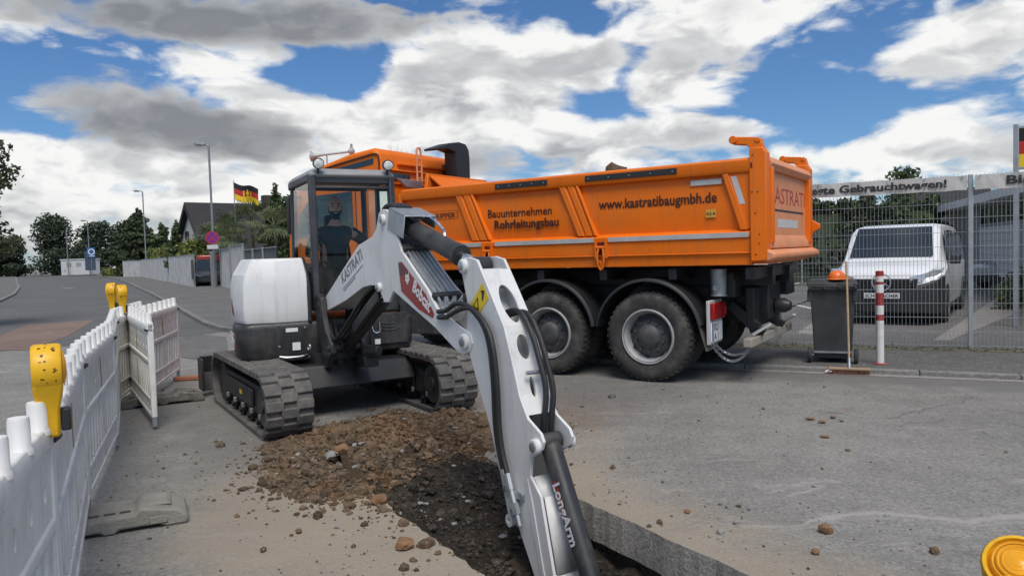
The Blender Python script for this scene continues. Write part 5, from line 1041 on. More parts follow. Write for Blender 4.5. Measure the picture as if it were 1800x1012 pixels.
# ================================================================ plastic site barriers
def barrier(a,b,label,zb=.12,stain=True):
    a=Vector((*a,0)); b=Vector((*b,0)); L=(b-a).length; th=math.atan2(b.y-a.y,b.x-a.x)
    t=T('site_barrier',label,'barrier',(a.x,a.y,0),th,'white plastic barriers along the trench')
    H=.90; z0=zb
    def plate_holes(x0,x1,za,zc,nh,ho,name,y=.018):
        m=MB(); cw=(x1-x0)/nh
        for s in (1,-1):
            for i in range(nh):
                cx=x0+cw*(i+.5); cz=(za+zc)/2; k=16; ins=[];out=[];dp=[]
                for j in range(k):
                    q=2*PI*j/k+PI/16*0; c,sn_=math.cos(q),math.sin(q); f=1/max(abs(c),abs(sn_))
                    ins.append((cx+ho[0]*c,s*y,cz+ho[1]*sn_+ho[2])); out.append((cx+cw/2*c*f,s*y,cz+(zc-za)/2*sn_*f)); dp.append((cx+ho[0]*.8*c,s*y*.1,cz+ho[1]*.9*sn_+ho[2]))
                m.add(ins+out+dp,[(j,k+j,k+(j+1)%k,(j+1)%k) for j in range(k)]+[(j,(j+1)%k,2*k+(j+1)%k,2*k+j) for j in range(k)]+[tuple(2*k+j for j in range(k))])
        m.box(x0,x1,-y+.001,y-.001,zc-.002,zc); m.box(x0,x1,-y+.001,y-.001,za,za+.002); return m.build(name,'plastic_white',t,30)
    m=MB(); m.box(0.0,.05,-.028,.028,z0,z0+H+.02); m.box(L-.05,L,-.028,.028,z0,z0+H+.02)
    m.box(.05,L-.05,-.027,.027,z0,z0+.035); m.box(.05,L-.05,-.027,.027,z0+.155,z0+.185); m.box(.05,L-.05,-.030,.030,z0+.52,z0+.56); m.box(.05,L-.05,-.020,.020,z0+.495,z0+.52); m.box(.05,L-.05,-.026,.026,z0+H-.10,z0+H-.075)
    m.build('frame','plastic_white',t,30,.008)
    m=MB(); m.prism([(-.034,z0+H-.03),(-.022,z0+H),(.022,z0+H),(.034,z0+H-.03),(.030,z0+H-.075),(-.030,z0+H-.075)],lambda u,v,w:(w,u,v),.0,L); m.build('top_rail','plastic_white',t,30,.006)
    plate_holes(.05,L-.05,z0+.56,z0+H-.10,8,(.022,.038,.0),'upper_panel'); plate_holes(.05,L-.05,z0+.035,z0+.155,9,(.018,.026,0),'lower_panel')
    m=MB(); m.box(.05,L-.05,-.006,.006,z0+.185,z0+.495); m.build('backing_sheet','plastic_white',t,0)
    ns=12
    for i in range(ns+1):
        x=.05+(L-.1)*i/ns; w=.045 if i!=ns//2 else .16
        m=MB(); m.box(max(.05,x-w/2),min(L-.05,x+w/2),-.022,.022,z0+.187,z0+.493); m.build('slat','plastic_white',t,30,.006)
    kn=None
    for i in range(7):
        x=.12+(L-.24)*i/6
        if kn is None:
            m=MB(); m.lathe([(.040,-.02),(.038,0),(.033,.006),(.032,.092),(.029,.102),(.0,.104)],(0,0,0),(0,0,1),16,cap=False); o=m.build('top_knob','plastic_white',t,40); kn=o
        else: o=kn.copy(); COL.objects.link(o)
        o.location=(x,0,z0+H); o.parent=t
    if stain:
        for s in (1,-1):
            xm=L*.5; m=MB(); rr=random.Random(int(L*1000)); zz=[z0+.565+ (H-.10-.575)*k/8 for k in range(9)]
            # worn remains of an old sticker, a thin film on the plate
            Lp=[(xm-.026-.016*rr.random(),s*.0195,z) for z in zz]; Rp=[(xm+.026+.018*rr.random(),s*.0195,z) for z in zz]; m.add(Lp+Rp,[(k,k+1,10+k,9+k) for k in range(8)]); m.build('old_sticker','brown_stain',t,0)
    for x in (.03,L-.03):
        m=MB(); m.box(x-.025,x+.025,-.02,.02,.03,z0+.02); m.build('foot_pin','zinc',t,30,.004)
    m=MB(); m.tube([(L-.03,-.03,z0+H-.06),(L-.0,-.045,z0+H-.05),(L+.02,-.03,z0+H-.06)],.012,6); m.build('hook','black_plastic',t,40)
    return t
J=[(-.98,.90),(-1.75,2.72),(-2.76,4.66),(-3.50,6.40),(-4.38,8.10)]
barrier(J[0],J[1],'nearest white plastic barrier cut off by the left edge of the photo')
barrier(J[1],J[2],'white plastic barrier just beyond the big yellow lamp, second from the camera')
barrier(J[2],J[3],'white plastic barrier between the speckled concrete-coloured foot and the bent corner, third from the camera')
barrier(J[3],J[4],'white plastic barrier turned nearly edge-on before the pair of small yellow lamps')
barrier(J[4],(-4.80,9.55),'short-looking white barrier closing the corner behind the pair of yellow lamps')
barrier((-4.62,8.85),(-3.47,7.05),'white plastic barrier folded back towards the camera, its end post standing free')
barrier((-4.22,8.40),(-4.68,10.25),'farthest white plastic barrier, next to the dozer blade and orange plank')
def foot(loc,rz,label,matn):
    t=T('ballast_block',label,'ballast block',(*loc,0),rz,None)
    m=MB(); prof=[(-.43,0),(-.43,.05),(-.37,.10),(-.17,.135),(-.13,.10),(.13,.10),(.17,.135),(.37,.10),(.43,.05),(.43,0),(.30,0),(.27,.022),(.05,.022),(.03,0),(-.03,0),(-.05,.022),(-.27,.022),(-.30,0)]
    m.prism(prof,lambda u,v,w:(u,w,v),-.18,.18); sl_=m.build('slab',matn,t,30,.014)
    for x in (-.085,0,.085):
        m=MB(); m.box(x-.030,x+.030,-.10,-.065,.0985,.1015); m.build('slot','black_print',sl_,0)
    for x in (-.265,.265):
        m=MB(); m.xz([(x-.08,.112),(x+.08,.112),(x+.05,.132),(x-.05,.132)],-.11,.11); m.build('raised_pad',matn,t,30,.008)
        m=MB(); m.box(x-.05,x+.05,-.187,-.18,.03,.075); m.build('side_rib',matn,t,30,.004)
    return t
foot((-2.50,4.46),math.atan2(.24,.49),'speckled grey recycled plastic foot under the barrier line, lower left',"recycled_foot")
foot((-4.05,8.42),math.atan2(.35,.60),'dark rubber foot on the asphalt behind the free barrier post','rubber_foot')
foot((-1.72,2.66),math.atan2(-.4,.9),'grey recycled plastic foot under the nearest barrier joint','recycled_foot')
def lamp(loc,axis_rz,label,r=.092,tilt=0,scale=1.,group='yellow site warning lamps'):
    t=T('warning_lamp',label,'warning lamp',loc,axis_rz,group); t.rotation_euler=(tilt,0,axis_rz); t.scale=(scale,)*3
    zc=.245
    m=MB(); m.lathe([(r*.6,-.048),(r*.94,-.046),(r,-.036),(r,.036),(r*.94,.046),(r*.84,.047),(r*.80,.030),(0,.030)],(0,0,zc),(1,0,0),36,cap=True); hs=m.build('housing','lamp_yellow',t,35)
    m=MB(); m.lathe([(r*.80,-.001),(r*.6,.018),(r*.3,.028),(0,.030)],(.031,0,zc),(1,0,0),28,cap=False)
    for k in range(5): q=r*(.12+.13*k); m.lathe([(q,.030),(q+.004,.033),(q+.008,.029)],(.028-.02*(q/r)**2,0,zc),(1,0,0),28,cap=False)
    m.build('lens','amber_lens',hs,40)
    m=MB(); m.loft([[(-.046,-.084,.215),(.046,-.084,.215),(.046,.084,.215),(-.046,.084,.215)],[(-.046,-.066,.165),(.046,-.066,.165),(.046,.066,.165),(-.046,.066,.165)],[(-.034,-.042,.10),(.034,-.042,.10),(.034,.042,.10),(-.034,.042,.10)],[(-.032,-.036,.0),(.032,-.036,.0),(.032,.036,.0),(-.032,.036,.0)]][::-1]); m.build('neck','lamp_yellow',t,35,.01)
    m=MB(); m.box(.034,.066,-.030,.030,.02,.10); m.build('lock_block','black_plastic',t,30,.006)
    m=MB()
    for k in range(26):
        a=random.uniform(1.6,4.2); h=random.uniform(-.03,.03); da=random.uniform(.03,.10); dh=random.uniform(.002,.006)
        m.add([(h-dh,(r+.0008)*math.cos(a)*-1*0+(r+.0008)*math.sin(a+0)*0+(r+.0008)*math.cos(a),zc+(r+.0008)*math.sin(a)),(h+dh,(r+.0008)*math.cos(a),zc+(r+.0008)*math.sin(a)),(h+dh*.7,(r+.0008)*math.cos(a+da),zc+(r+.0008)*math.sin(a+da)),(h-dh,(r+.0008)*math.cos(a+da),zc+(r+.0008)*math.sin(a+da))],[(0,1,2,3)])
    o=m.build('scuff_marks','brown_print',hs,0); o['kind']='stuff'; return t
lamp((-1.69,2.66,.985),R(31),'large scuffed yellow warning lamp on the nearest barrier joint')
lamp((-4.72,8.72,1.05),R(15),'small yellow warning lamp farther left of the pair at the barrier corner')
lamp((-4.50,8.52,1.03),R(35),'small yellow warning lamp nearer right of the pair at the barrier corner')
def lying(center,rot,label):
    t=lamp((0,0,0),0,label,scale=1.35); t.rotation_euler=rot; M=t.rotation_euler.to_matrix(); t.location=Vector(center)-M@Vector((0,0,.245*1.35)); return t
lying((1.90,2.76,.33),(R(25),-R(48),R(232)),'upper yellow lamp lying tilted in the bottom right corner of the photo')
lying((1.735,2.52,.285),(R(-20),-R(62),R(250)),'lower yellow lamp at the bottom right edge, in front of the other')
m=MB(); a=Vector((-4.62,9.98,.03)); m.beam(a,a+Vector((.62,.10,0)),.13,.045); o=m.build('plank','plank',None,30,.006); tag(o,'reddish plank lying on the asphalt beside the farthest barrier','plank')

# ================================================================ bin, helmet, broom, bollard
wa=math.atan2(-.40,.92)
BN=T('wheelie_bin','dark grey two-wheeled rubbish bin on the pavement by the mesh fence','bin',(4.12,9.50,PZ),wa)
def bq(hw_,d0,d1,z): return [(-hw_,d0,z),(hw_,d0,z),(hw_,d1,z),(-hw_,d1,z)]
m=MB(); m.loft([bq(.215,.02,.50,.06),bq(.225,.01,.53,.12),bq(.265,-.04,.66,.93),bq(.285,-.06,.68,.94),bq(.29,-.06,.69,1.0)]); m.build('body','bin_plastic',BN,30,.025,3)
m=MB(); m.loft([bq(.30,-.05,.70,1.0),bq(.305,-.06,.71,1.03),bq(.26,.0,.64,1.065),bq(.20,.05,.55,1.075)]); m.build('lid','bin_plastic',BN,30,.012)
m=MB(); m.cyl((-.27,-.10,1.0),(.27,-.10,1.0),.016,n=10)
for x in (-.27,.27,-.09,.09): m.box(x-.02,x+.02,-.115,.0,.965,1.035)
m.build('handle','bin_plastic',BN,30,.006)
for s in (-1,1):
    m=MB(); m.lathe([(.04,-.026),(.085,-.026),(.098,-.016),(.098,.016),(.085,.026),(.04,.026)],(s*.275,.03,.10),(1,0,0),24); w_=m.build('wheel','rubber',BN,35)
    m=MB(); m.lathe([(.0,.03*s),(.04,.028*s),(.055,.02*s)],(s*.275,.03,.10),(1,0,0),16,cap=False); m.build('hub','bin_plastic',w_,35)
m=MB(); m.cyl((-.28,.03,.10),(.28,.03,.10),.012,n=8); m.box(-.225,.225,-.025,.015,.135,.155); m.build('axle','zinc',BN,35)
m=MB(); m.box(-.16,.16,.44,.52,.0,.07); m.build('front_foot','bin_plastic',BN,30,.01)
for s in (-1,1):
    m=MB(); m.box(s*.27-.03,s*.27+.03,-.055,-.03,.80,.955); m.build('corner_rib','bin_plastic',BN,30,.006)
HM=T('hard_hat','orange safety helmet resting on the grey bin lid','helmet',(4.19,9.52,PZ+1.072),wa+.2); HM.scale=(.8,.8,.8)
m=MB(); vs=[];fs=[];nu_,nv_=28,9
for j in range(nv_+1):
    ph=PI/2*j/nv_
    for i in range(nu_):
        a=2*PI*i/nu_; rr=1+.03*math.exp(-((math.sin(a))/.18)**2)*math.sin(ph); vs.append((.135*math.cos(ph)*math.cos(a)*rr,.112*math.cos(ph)*math.sin(a)*rr,.03+.125*math.sin(ph)*rr))
for j in range(nv_):
    for i in range(nu_): fs.append((j*nu_+i,j*nu_+(i+1)%nu_,(j+1)*nu_+(i+1)%nu_,(j+1)*nu_+i))
m.add(vs,fs); m.build('shell','helmet_orange',HM,60)
m=MB(); k=28; A=[(.135*math.cos(2*PI*i/k),.112*math.sin(2*PI*i/k),.032) for i in range(k)]; Bq=[((.150+.055*max(0,math.cos(2*PI*i/k))**2)*math.cos(2*PI*i/k),.124*math.sin(2*PI*i/k),.018) for i in range(k)]; Cq=[(x,y,z-.008) for x,y,z in Bq]
m.add(A+Bq+Cq,[(i,(i+1)%k,k+(i+1)%k,k+i) for i in range(k)]+[(k+i,k+(i+1)%k,2*k+(i+1)%k,2*k+i) for i in range(k)]); m.build('brim','helmet_orange',HM,40)
m=MB(); m.box(-.02,.02,-.008,.008,.150,.158); m.build('ridge','helmet_orange',HM,40,.003)
BR=T('street_broom','wide street broom with a wooden handle leaning on the grey bin','broom',(4.06,8.92,.0),math.atan2(-.40,.92))
m=MB(); m.box(-.235,.235,-.035,.035,.055,.085); m.build('broom_head','wood',BR,30,.008)
m=MB()
for k in range(300):
    x=random.uniform(-.23,.23); y=random.uniform(-.03,.03); m.cyl((x,y,.056),(x+random.uniform(-.006,.006),y*1.3+random.uniform(-.006,.006),.002),.0028,.002,4)
m.build('bristles','bristle',BR,0,recalc=False)
q0=Vector((0,0,.085)); 
m=MB(); m.cyl((.005,.0,.08),(-.01,.47,1.36),.0135,n=10); m.build('handle','wood',BR,35)
m=MB(); m.cyl((.005,-.005,.075),(.004,.045,.20),.020,.018,12); m.build('socket','zinc',BR,35)
m=MB()
for k in range(5): vs,fs=rock(.022,k+90,.6,1); m.add([(x-.235+.012*k-.02,y-.02+.01*(k%2),z+.03+.008*(k%3)) for x,y,z in vs],fs)
m.build('plastic_scrap','plastic_white',BR,30)
PO=T('barrier_post','white bollard with dark red bands beside the grey bin','bollard',(4.65,9.34,PZ),0)
def seg(z0,z1,mt,nm,r=.047):
    m=MB(); m.lathe([(r,z0),(r,z1)],(0,0,0),(0,0,1),24,cap=(z1>1.17)); return m.build(nm,mt,PO,35)
zs=[(0,.555,'pole_white'),(.555,.63,'red_paint'),(.63,.745,'pole_white'),(.745,.905,'red_paint'),(.905,1.01,'pole_white'),(1.01,1.045,'red_paint'),(1.045,1.115,'pole_white'),(1.115,1.18,'red_paint')]
for a,b,c in zs: seg(a,b,c,'red_band' if c=='red_paint' else 'white_section')
m=MB(); m.lathe([(.09,0),(.09,.010),(.05,.014)],(0,0,0),(0,0,1),24); m.build('base_flange','red_paint',PO,35)

# ================================================================ mesh fence and banners
def mesh_fence(name,label,P0,D,n,H,z0,pw=2.52,dx=.05,dz=.2,posts=True,wm='galv',rw=.0022,group=None,off=0):
    t=T(name,label,'fence',(P0.x,P0.y,0),math.atan2(D.y,D.x))
    for k in range(n+1):
        x=(k+off)*pw; m=MB(); m.box(x-.03,x+.03,-.02,.03,z0-.05,z0+H+.02); p=m.build('post','galv',t,30,.004)
        m=MB()
        for i in range(7): zz=z0+.12+i*(H-.2)/6; m.box(x-.034,x+.034,-.028,-.02,zz-.012,zz+.012)
        m.build('clamp','zinc',p,30)
    pan=None
    for k in range(n):
        if pan is None:
            m=MB(); nvw=int(pw/dx)
            for i in range(1,nvw): x=i*dx; m.box(x-rw,x+rw,-rw,rw,z0+.03,z0+H+.03)
            nhw=int(H/dz)
            for j in range(nhw+1):
                zz=z0+.05+j*dz
                if zz<z0+H+.01:
                    for s in (-1,1): m.box(.0,pw,s*.009-rw*1.2,s*.009+rw*1.2,zz-rw*1.3,zz+rw*1.3)
            o=m.build('wire_panel',wm,t,0,recalc=False); pan=o
        else: o=pan.copy(); COL.objects.link(o); o.parent=t
        o.location=((k+off)*pw,-.022,0)
    return t
FPP=Vector(fs_(-2.52*2,0)); MF=mesh_fence('mesh_fence','galvanised double wire mesh fence along the pavement behind the bin',FPP,FD,5,2.42,PZ)
fa=math.atan2(FD.y,FD.x)
def banner(a0,a1,label,txt,size,tx,width):
    c=Vector(fs_((a0+a1)/2,-.07)); t=T('banner',label,'banner',(c.x,c.y,0),fa+PI,'grey banners on the mesh fence'); w=(a1-a0)/2
    m=MB(); k=18; zt,zb_=2.475,2.275
    g0=[(-w+2*w*i/k,-.0+.008*math.sin(i*1.3),zt+.004*math.sin(i*2.1)) for i in range(k+1)]; g1=[(-w+2*w*i/k,-.0+.012*math.sin(i*1.7+1),zb_+.005*math.sin(i*1.9)) for i in range(k+1)]
    m.add(g0+g1,[(i,i+1,k+2+i,k+1+i) for i in range(k)]); o=m.build('cloth','banner',t,0); o.modifiers.new('t','SOLIDIFY').thickness=.004
    text('banner_lettering',txt,'black_print',t,(tx,-.020,zb_+.055),(1,0,0),(0,0,1),size,.0045,width=width)
    for i in range(6): 
        m=MB(); x=-w+.06+(2*w-.12)*i/5; m.lathe([(.006,0),(.014,0),(.014,.004),(.006,.004)],(x,-.018,zt-.02),(0,-1,0),12,cap=False); m.build('eyelet','zinc',t,30)
    return t
# local +x of a banner runs to the right in the photo
banner(.05,2.47,'grey fence banner reading gepflegte Gebrauchtwagen in bold black letters','gepflegte Gebrauchtwagen!',.15,-1.18+.02,2.13)
banner(-2.47,-.04,'grey fence banner right of the tall post, starting Bis','Bis z',.16,-.86,.46)
m=MB(); ct=fs_(2.85,-.06); SG=T('fence_sign','small white sign hung on the mesh fence below the truck bed','sign',(ct[0],ct[1],0),fa+PI); m.box(-.17,.17,-.004,.004,1.20,1.52); m.build('plate','white_print',SG,30); m=MB(); m.box(-.13,.13,-.006,-.004,1.28,1.30); m.box(-.13,.10,-.006,-.004,1.34,1.355); m.build('print','grey_print',SG,0)
# flag-coloured board on a post at the right
FB=T('flag_sign','post with a board in black, red and gold stripes at the right edge','sign',(8.80,12.9,.05),R(-35))
m=MB(); m.box(-.04,.04,-.04,.04,0,3.5); m.build('post','galv',FB,30,.006)
for i,(c,z0_,z1_) in enumerate((('flag_black',3.20,3.42),('flag_red',2.98,3.20),('flag_gold',2.76,2.98))):
    m=MB(); m.box(.04,1.0,-.02,.02,z0_,z1_); m.build('stripe',c,FB,0)
m=MB(); m.box(.0,1.02,-.025,.025,3.42,3.46); m.box(0,.042,-.026,.026,2.74,3.42); m.box(0,1.02,-.025,.025,2.72,2.76); m.build('frame','galv',FB,30,.004)

# ================================================================ vehicles
def shell(stations, sec):
    rings=[]
    for st in stations:
        half=sec(*st); rings.append([(st[0],y,z) for y,z in half]+[(st[0],-y,z) for y,z in half[::-1] if y>1e-6])
    return rings
def wheel_small(t,x,y,s,r=.33,rim='steel'):
    m=MB(); m.lathe([(r*.62,0),(r*.9,.01*s),(r,-.03*s),(r,-.18*s),(r*.6,-.2*s)],(x,y,r),(0,1,0),32); w_=m.build('wheel','rubber',t,35)
    m=MB(); m.lathe([(r*.66,.012*s),(r*.58,.004*s),(r*.52,-.03*s),(.0,-.01*s)],(x,y,r),(0,1,0),24,cap=False); rm=m.build('rim',rim,w_,35)
    m=MB()
    for k in range(5):
        a=2*PI*(k+.5)/5; m.lathe([(0,0),(r*.13,0)],(x+r*.36*math.cos(a),y-.012*s,r+r*.36*math.sin(a)),(0,s,0),10,cap=False)
    m.build('rim_gaps','black_print',w_,0); return w_
VA=T('white_van','white panel van with dark bumper and grille parked behind the mesh fence','van',(6.89,13.75,.045),math.atan2(-.81,-.585))
def vsec(x,w,wr,zb,belt,zt):
    return [(w*.90,zb),(w*.985,zb+.08),(w,zb+.30),(w,belt),(wr+(w-wr)*.35,belt+(zt-belt)*.45),(wr,zt-.10 if zt-belt>.3 else zt-.05),(wr*.93,zt-.035),(wr*.80,zt-.008),(0,zt)]
VS=[(.0,.62,.5,.30,.72,.80),(-.05,.80,.66,.25,.78,.94),(-.16,.90,.74,.22,.82,1.03),(-.45,.95,.80,.20,.88,1.11),(-.86,.965,.83,.20,1.0,1.19),(-.90,.965,.83,.20,1.02,1.215),(-1.15,.965,.82,.20,1.06,1.50),(-1.44,.965,.80,.20,1.06,1.795),(-1.62,.965,.79,.20,1.06,1.865),(-2.0,.965,.79,.20,1.06,1.895),(-3.6,.965,.79,.20,1.06,1.90),(-4.7,.955,.78,.22,1.06,1.875),(-5.05,.93,.76,.26,1.05,1.82),(-5.12,.90,.74,.32,1.05,1.70)]
m=MB(); m.loft(shell(VS,vsec)); vb=m.build('body','van_white',VA,32)
m=MB(); m.add([(-.925,.735,1.245),(-.925,-.735,1.245),(-1.46,-.665,1.815),(-1.46,.665,1.815)],[(0,1,2,3)]); o=m.build('windscreen','dark_glass',VA,0); o.location=(.016,0,.012)
for s in (1,-1):
    def sp(x,z,off=.006):            # side surface of the van
        w,wr,belt,zt=.965,.80,1.06,1.86; f=(z-belt)/(zt-belt); y=w-(w-wr)*min(1,.35/.45*0+f*1.03)*.95+off; return (x,s*y,z)
    for name,q in (('side_window',[(-1.14,1.14),(-1.92,1.14),(-1.92,1.74),(-1.62,1.72)]),('side_window',[(-2.04,1.14),(-3.25,1.14),(-3.22,1.74),(-2.04,1.75)]),('side_window',[(-3.4,1.14),(-4.75,1.15),(-4.65,1.70),(-3.38,1.74)])):
        m=MB(); m.add([sp(x,z,.012) for x,z in q],[(0,1,2,3)]); m.build(name,'dark_glass',VA,0)
    m=MB(); hl=[(.05,.46,.80),(-.02,.66,.79),(-.12,.82,.82),(-.30,.955,.96),(-.40,.975,1.05),(-.22,.90,1.02),(-.06,.72,.96),(.03,.50,.90)]; m.add([(x,s*y,z) for x,y,z in hl]+[(x-.12,s*y*.86,z) for x,y,z in hl],[tuple(range(8)),tuple(range(15,7,-1))]+[(i,(i+1)%8,8+(i+1)%8,8+i) for i in range(8)]); m.build('headlamp','headlamp',VA,0)
    m=MB(); m.loft([[(-1.06,s*.97,1.10),(-1.06,s*1.16,1.10),(-1.06,s*1.17,1.27),(-1.06,s*1.0,1.25)],[(-1.16,s*.98,1.09),(-1.16,s*1.17,1.09),(-1.16,s*1.18,1.28),(-1.16,s*1.0,1.26)]]); m.build('mirror','trim',VA,30,.03)
    m=MB(); m.xz([(-.50,.18),(-.52,.42),(-.62,.62),(-.82,.72),(-1.04,.72),(-1.24,.62),(-1.34,.42),(-1.36,.18)],s*.9,s*.972); m.build('wheel_arch','black_print',VA,30)
    m=MB(); m.xz([(-3.70,.20),(-3.72,.42),(-3.82,.62),(-4.02,.72),(-4.24,.72),(-4.44,.62),(-4.54,.42),(-4.56,.20)],s*.9,s*.966); m.build('wheel_arch','black_print',VA,30)
    wheel_small(VA,-.93,s*.975,s,.34); wheel_small(VA,-4.13,s*.972,s,.34)
    m=MB(); m.box(-3.6,-1.45,s*.965-.01,s*.965+.012,.24,.33); m.build('sill_trim','trim',VA,30,.006)
    m=MB(); m.box(-1.98,-1.972,s*.966-.002,s*.966+.002,.36,1.12); m.box(-3.32,-3.312,s*.966-.002,s*.966+.002,.36,1.12); m.build('door_seam','grey_print',VA,0)
m=MB(); m.loft([[( .035,-.62,.24),(.035,.62,.24),(.045,.66,.44),(.045,.62,.70),(.045,-.62,.70),(.045,-.66,.44)],[(-.08,-.88,.22),(-.08,.88,.22),(-.07,.92,.44),(-.07,.88,.82),(-.07,-.88,.82),(-.07,-.92,.44)],[(-.46,-.965,.24),(-.46,.965,.24),(-.46,.985,.44),(-.46,.985,.90),(-.46,-.985,.90),(-.46,-.985,.44)]]); m.build('bumper','trim',VA,30,.015)
m=MB(); m.loft([[(.052,-.56,.70),(.052,.56,.70),(.03,.60,.86),(.03,-.60,.86)],[(-.05,-.56,.70),(-.05,.56,.70),(-.05,.60,.86),(-.05,-.60,.86)]]); gl_=m.build('grille','black_print',VA,30)
for k in range(3):
    m=MB(); m.box(.045,.062,-.56,.56,.725+k*.045,.742+k*.045); m.build('grille_bar','trim',gl_,30,.003)
m=MB(); EZ=.80; m.lathe([(.145,-.008),(.165,-.008),(.165,.012),(.145,.012),(.145,-.008)],(.075,0,EZ),(1,0,0),32,cap=False)
for k in range(3):
    a=PI/2+2*PI*k/3; c,s_=math.cos(a),math.sin(a); m.add([(.085,.152*c,EZ+.152*s_),(.085,-.026*s_,EZ+.026*c),(.085,.026*s_,EZ-.026*c),(.068,-.026*s_,EZ+.026*c),(.068,.026*s_,EZ-.026*c)],[(0,1,2),(0,1,3),(0,2,4)])
m.build('emblem','rim_silver',gl_,30)
m=MB(); m.box(.05,.062,-.30,.30,.50,.60); pl=m.build('number_plate','white_print',VA,30,.004); text('plate_lettering','SCHUMACHER','black_print',pl,(.0635,-.28,.522),(0,1,0),(0,0,1),.085,.002,width=.56)
m=MB(); m.tube([(-.98,.1,1.30),(-1.0,.3,1.325),(-1.02,.62,1.30)],.010,6); m.tube([(-.98,-.6,1.29),(-1.0,-.3,1.32),(-1.02,.0,1.30)],.010,6); m.build('wiper','black_plastic',VA,30)
def car(label,loc,rz,paint,L=4.3,W=1.78,H=1.46,kind='hatch',cat='car',name='parked_car'):
    t=T(name,label,cat,loc,rz)
    def sec(x,w,wr,zb,belt,zt): return [(w*.9,zb),(w,zb+.12),(w,belt-.15),(w*.985,belt),(wr+.01,max(belt,zt-.08)),(wr*.85,zt-.015),(0,zt)]
    w=W/2; st=[(0,w*.72,w*.6,.28,.60,.66),(-.12,w*.93,w*.75,.20,.66,.76),(-.5,w,w*.8,.18,.78,.86),(-1.05,w,w*.8,.18,.86,.94),(-1.12,w,w*.78,.18,.90,.97),(-1.75,w,w*.68,.18,.92,H-.05),(-2.1,w,w*.67,.18,.92,H),(-L+1.0,w,w*.67,.18,.93,H-.02),(-L+.35,w,w*.66,.2,.94,H-.2 if kind!='saloon' else 1.0),(-L+.08,w*.95,w*.66,.26,.9,1.0),(-L,w*.9,w*.62,.34,.82,.9)]
    m=MB(); m.loft(shell(st,sec)); m.build('body',paint,t,32)
    m=MB(); m.add([(-1.16,w*.70,1.0),(-1.16,-w*.70,1.0),(-1.74,-w*.62,H-.06),(-1.74,w*.62,H-.06)],[(0,1,2,3)]); o=m.build('windscreen','dark_glass',t,0); o.location=(.02,0,.012)
    for s in (1,-1):
        def q(x,z): f=(z-.92)/(H-.92); return (x,s*(w*(1-f)+w*.67*f+.012),z)
        for a in ([(-1.35,.96),(-2.35,.96),(-2.35,H-.1),(-1.85,H-.1)],[(-2.45,.96),(-L+.75,.98),(-L+1.0,H-.12),(-2.45,H-.1)]): m=MB(); m.add([q(*p) for p in a],[(0,1,2,3)]); m.build('side_window','dark_glass',t,0)
        for x in (-.85,-L+.8): wheel_small(t,x,s*(w+.008),s,.31)
        m=MB(); m.loft([[(-.03,s*w*.55,.60),(-.14,s*w*.9,.62),(-.2,s*w*.93,.70),(-.05,s*w*.6,.68)],[(-.1,s*w*.52,.60),(-.24,s*w*.86,.62),(-.28,s*w*.86,.70),(-.12,s*w*.55,.68)]]); m.build('headlamp','headlamp',t,30,.005)
        m=MB(); m.box(-L-.005,-L+.12,s*w*.62,s*w*.9,.72,.86); m.build('tail_lamp','red_lens',t,30,.01)
    m=MB(); m.box(-.02,.03,-w*.6,w*.6,.26,.46); m.build('bumper_grille','trim',t,30,.01); return t
car('dark estate car with silver wheels behind the mesh fence, mostly hidden by the truck',(2.9,17.2,.045),R(8),'car_dark',4.6)
car('dark hatchback parked behind the white van beside the grey hall',(14.6,22.6,.045),R(-160),'car_silver')
car('dark van-like car in the gap between the corrugated fences',(-19.0,46.6,.08),R(-62),'car_dark',4.5,1.8,1.7)
car('dark car standing at the far roadside by the blue sign',(-60.5,109,.02),R(-150),'car_blue')
car('red car in the far yard left of the tall conifer',(-63.2,128,.02),R(-60),'car_red')
car('pale silver car in the far yard behind the red one',(-63.5,138,.02),R(-120),'car_silver',4.6,1.85,1.7)
# seen over the corrugated fence: a red roofed delivery vehicle
RT=T('red_truck','red roofed box vehicle behind the corrugated fence gap','truck',(-21.3,52.5,.05),R(113)); m=MB(); m.box(-2.4,2.4,-.9,.9,.5,2.0); m.build('box_body','car_red',RT,30,.08); m=MB(); m.box(-2.42,2.42,-.92,.92,1.15,1.6); m.build('window_band','dark_glass',RT,30,.05)
for x in (-1.6,1.6):
    for s in (1,-1): wheel_small(RT,x,s*.9,s,.4)

# ================================================================ vegetation
def leaves(centers, n, size, seed, up=.3, droop=0.):
    """many small leaf faces spread through clumps; centers = (x,y,z,rx,ry,rz)"""
    r=np.random.default_rng(seed); C=np.array(centers,float); vol=(C[:,3]*C[:,4]*C[:,5])**.7; k=r.choice(len(C),n,p=vol/vol.sum())
    d=r.normal(size=(n,3)); d/=np.linalg.norm(d,axis=1)[:,None]; rad=r.random(n)**.45
    P=C[k,:3]+d*rad[:,None]*C[k,3:6]; nrm=d*.6+r.normal(size=(n,3))*.7; nrm[:,2]+=up; nrm/=np.linalg.norm(nrm,axis=1)[:,None]
    a=np.cross(nrm,r.normal(size=(n,3))); a/=np.linalg.norm(a,axis=1)[:,None]; b=np.cross(nrm,a); s=size*(.6+.8*r.random(n))[:,None]
    a[:,2]-=droop; V=np.stack([P-a*s,P+b*s*.5,P+a*s,P-b*s*.5],1).reshape(-1,3); F=np.arange(4*n).reshape(-1,4); return V,F
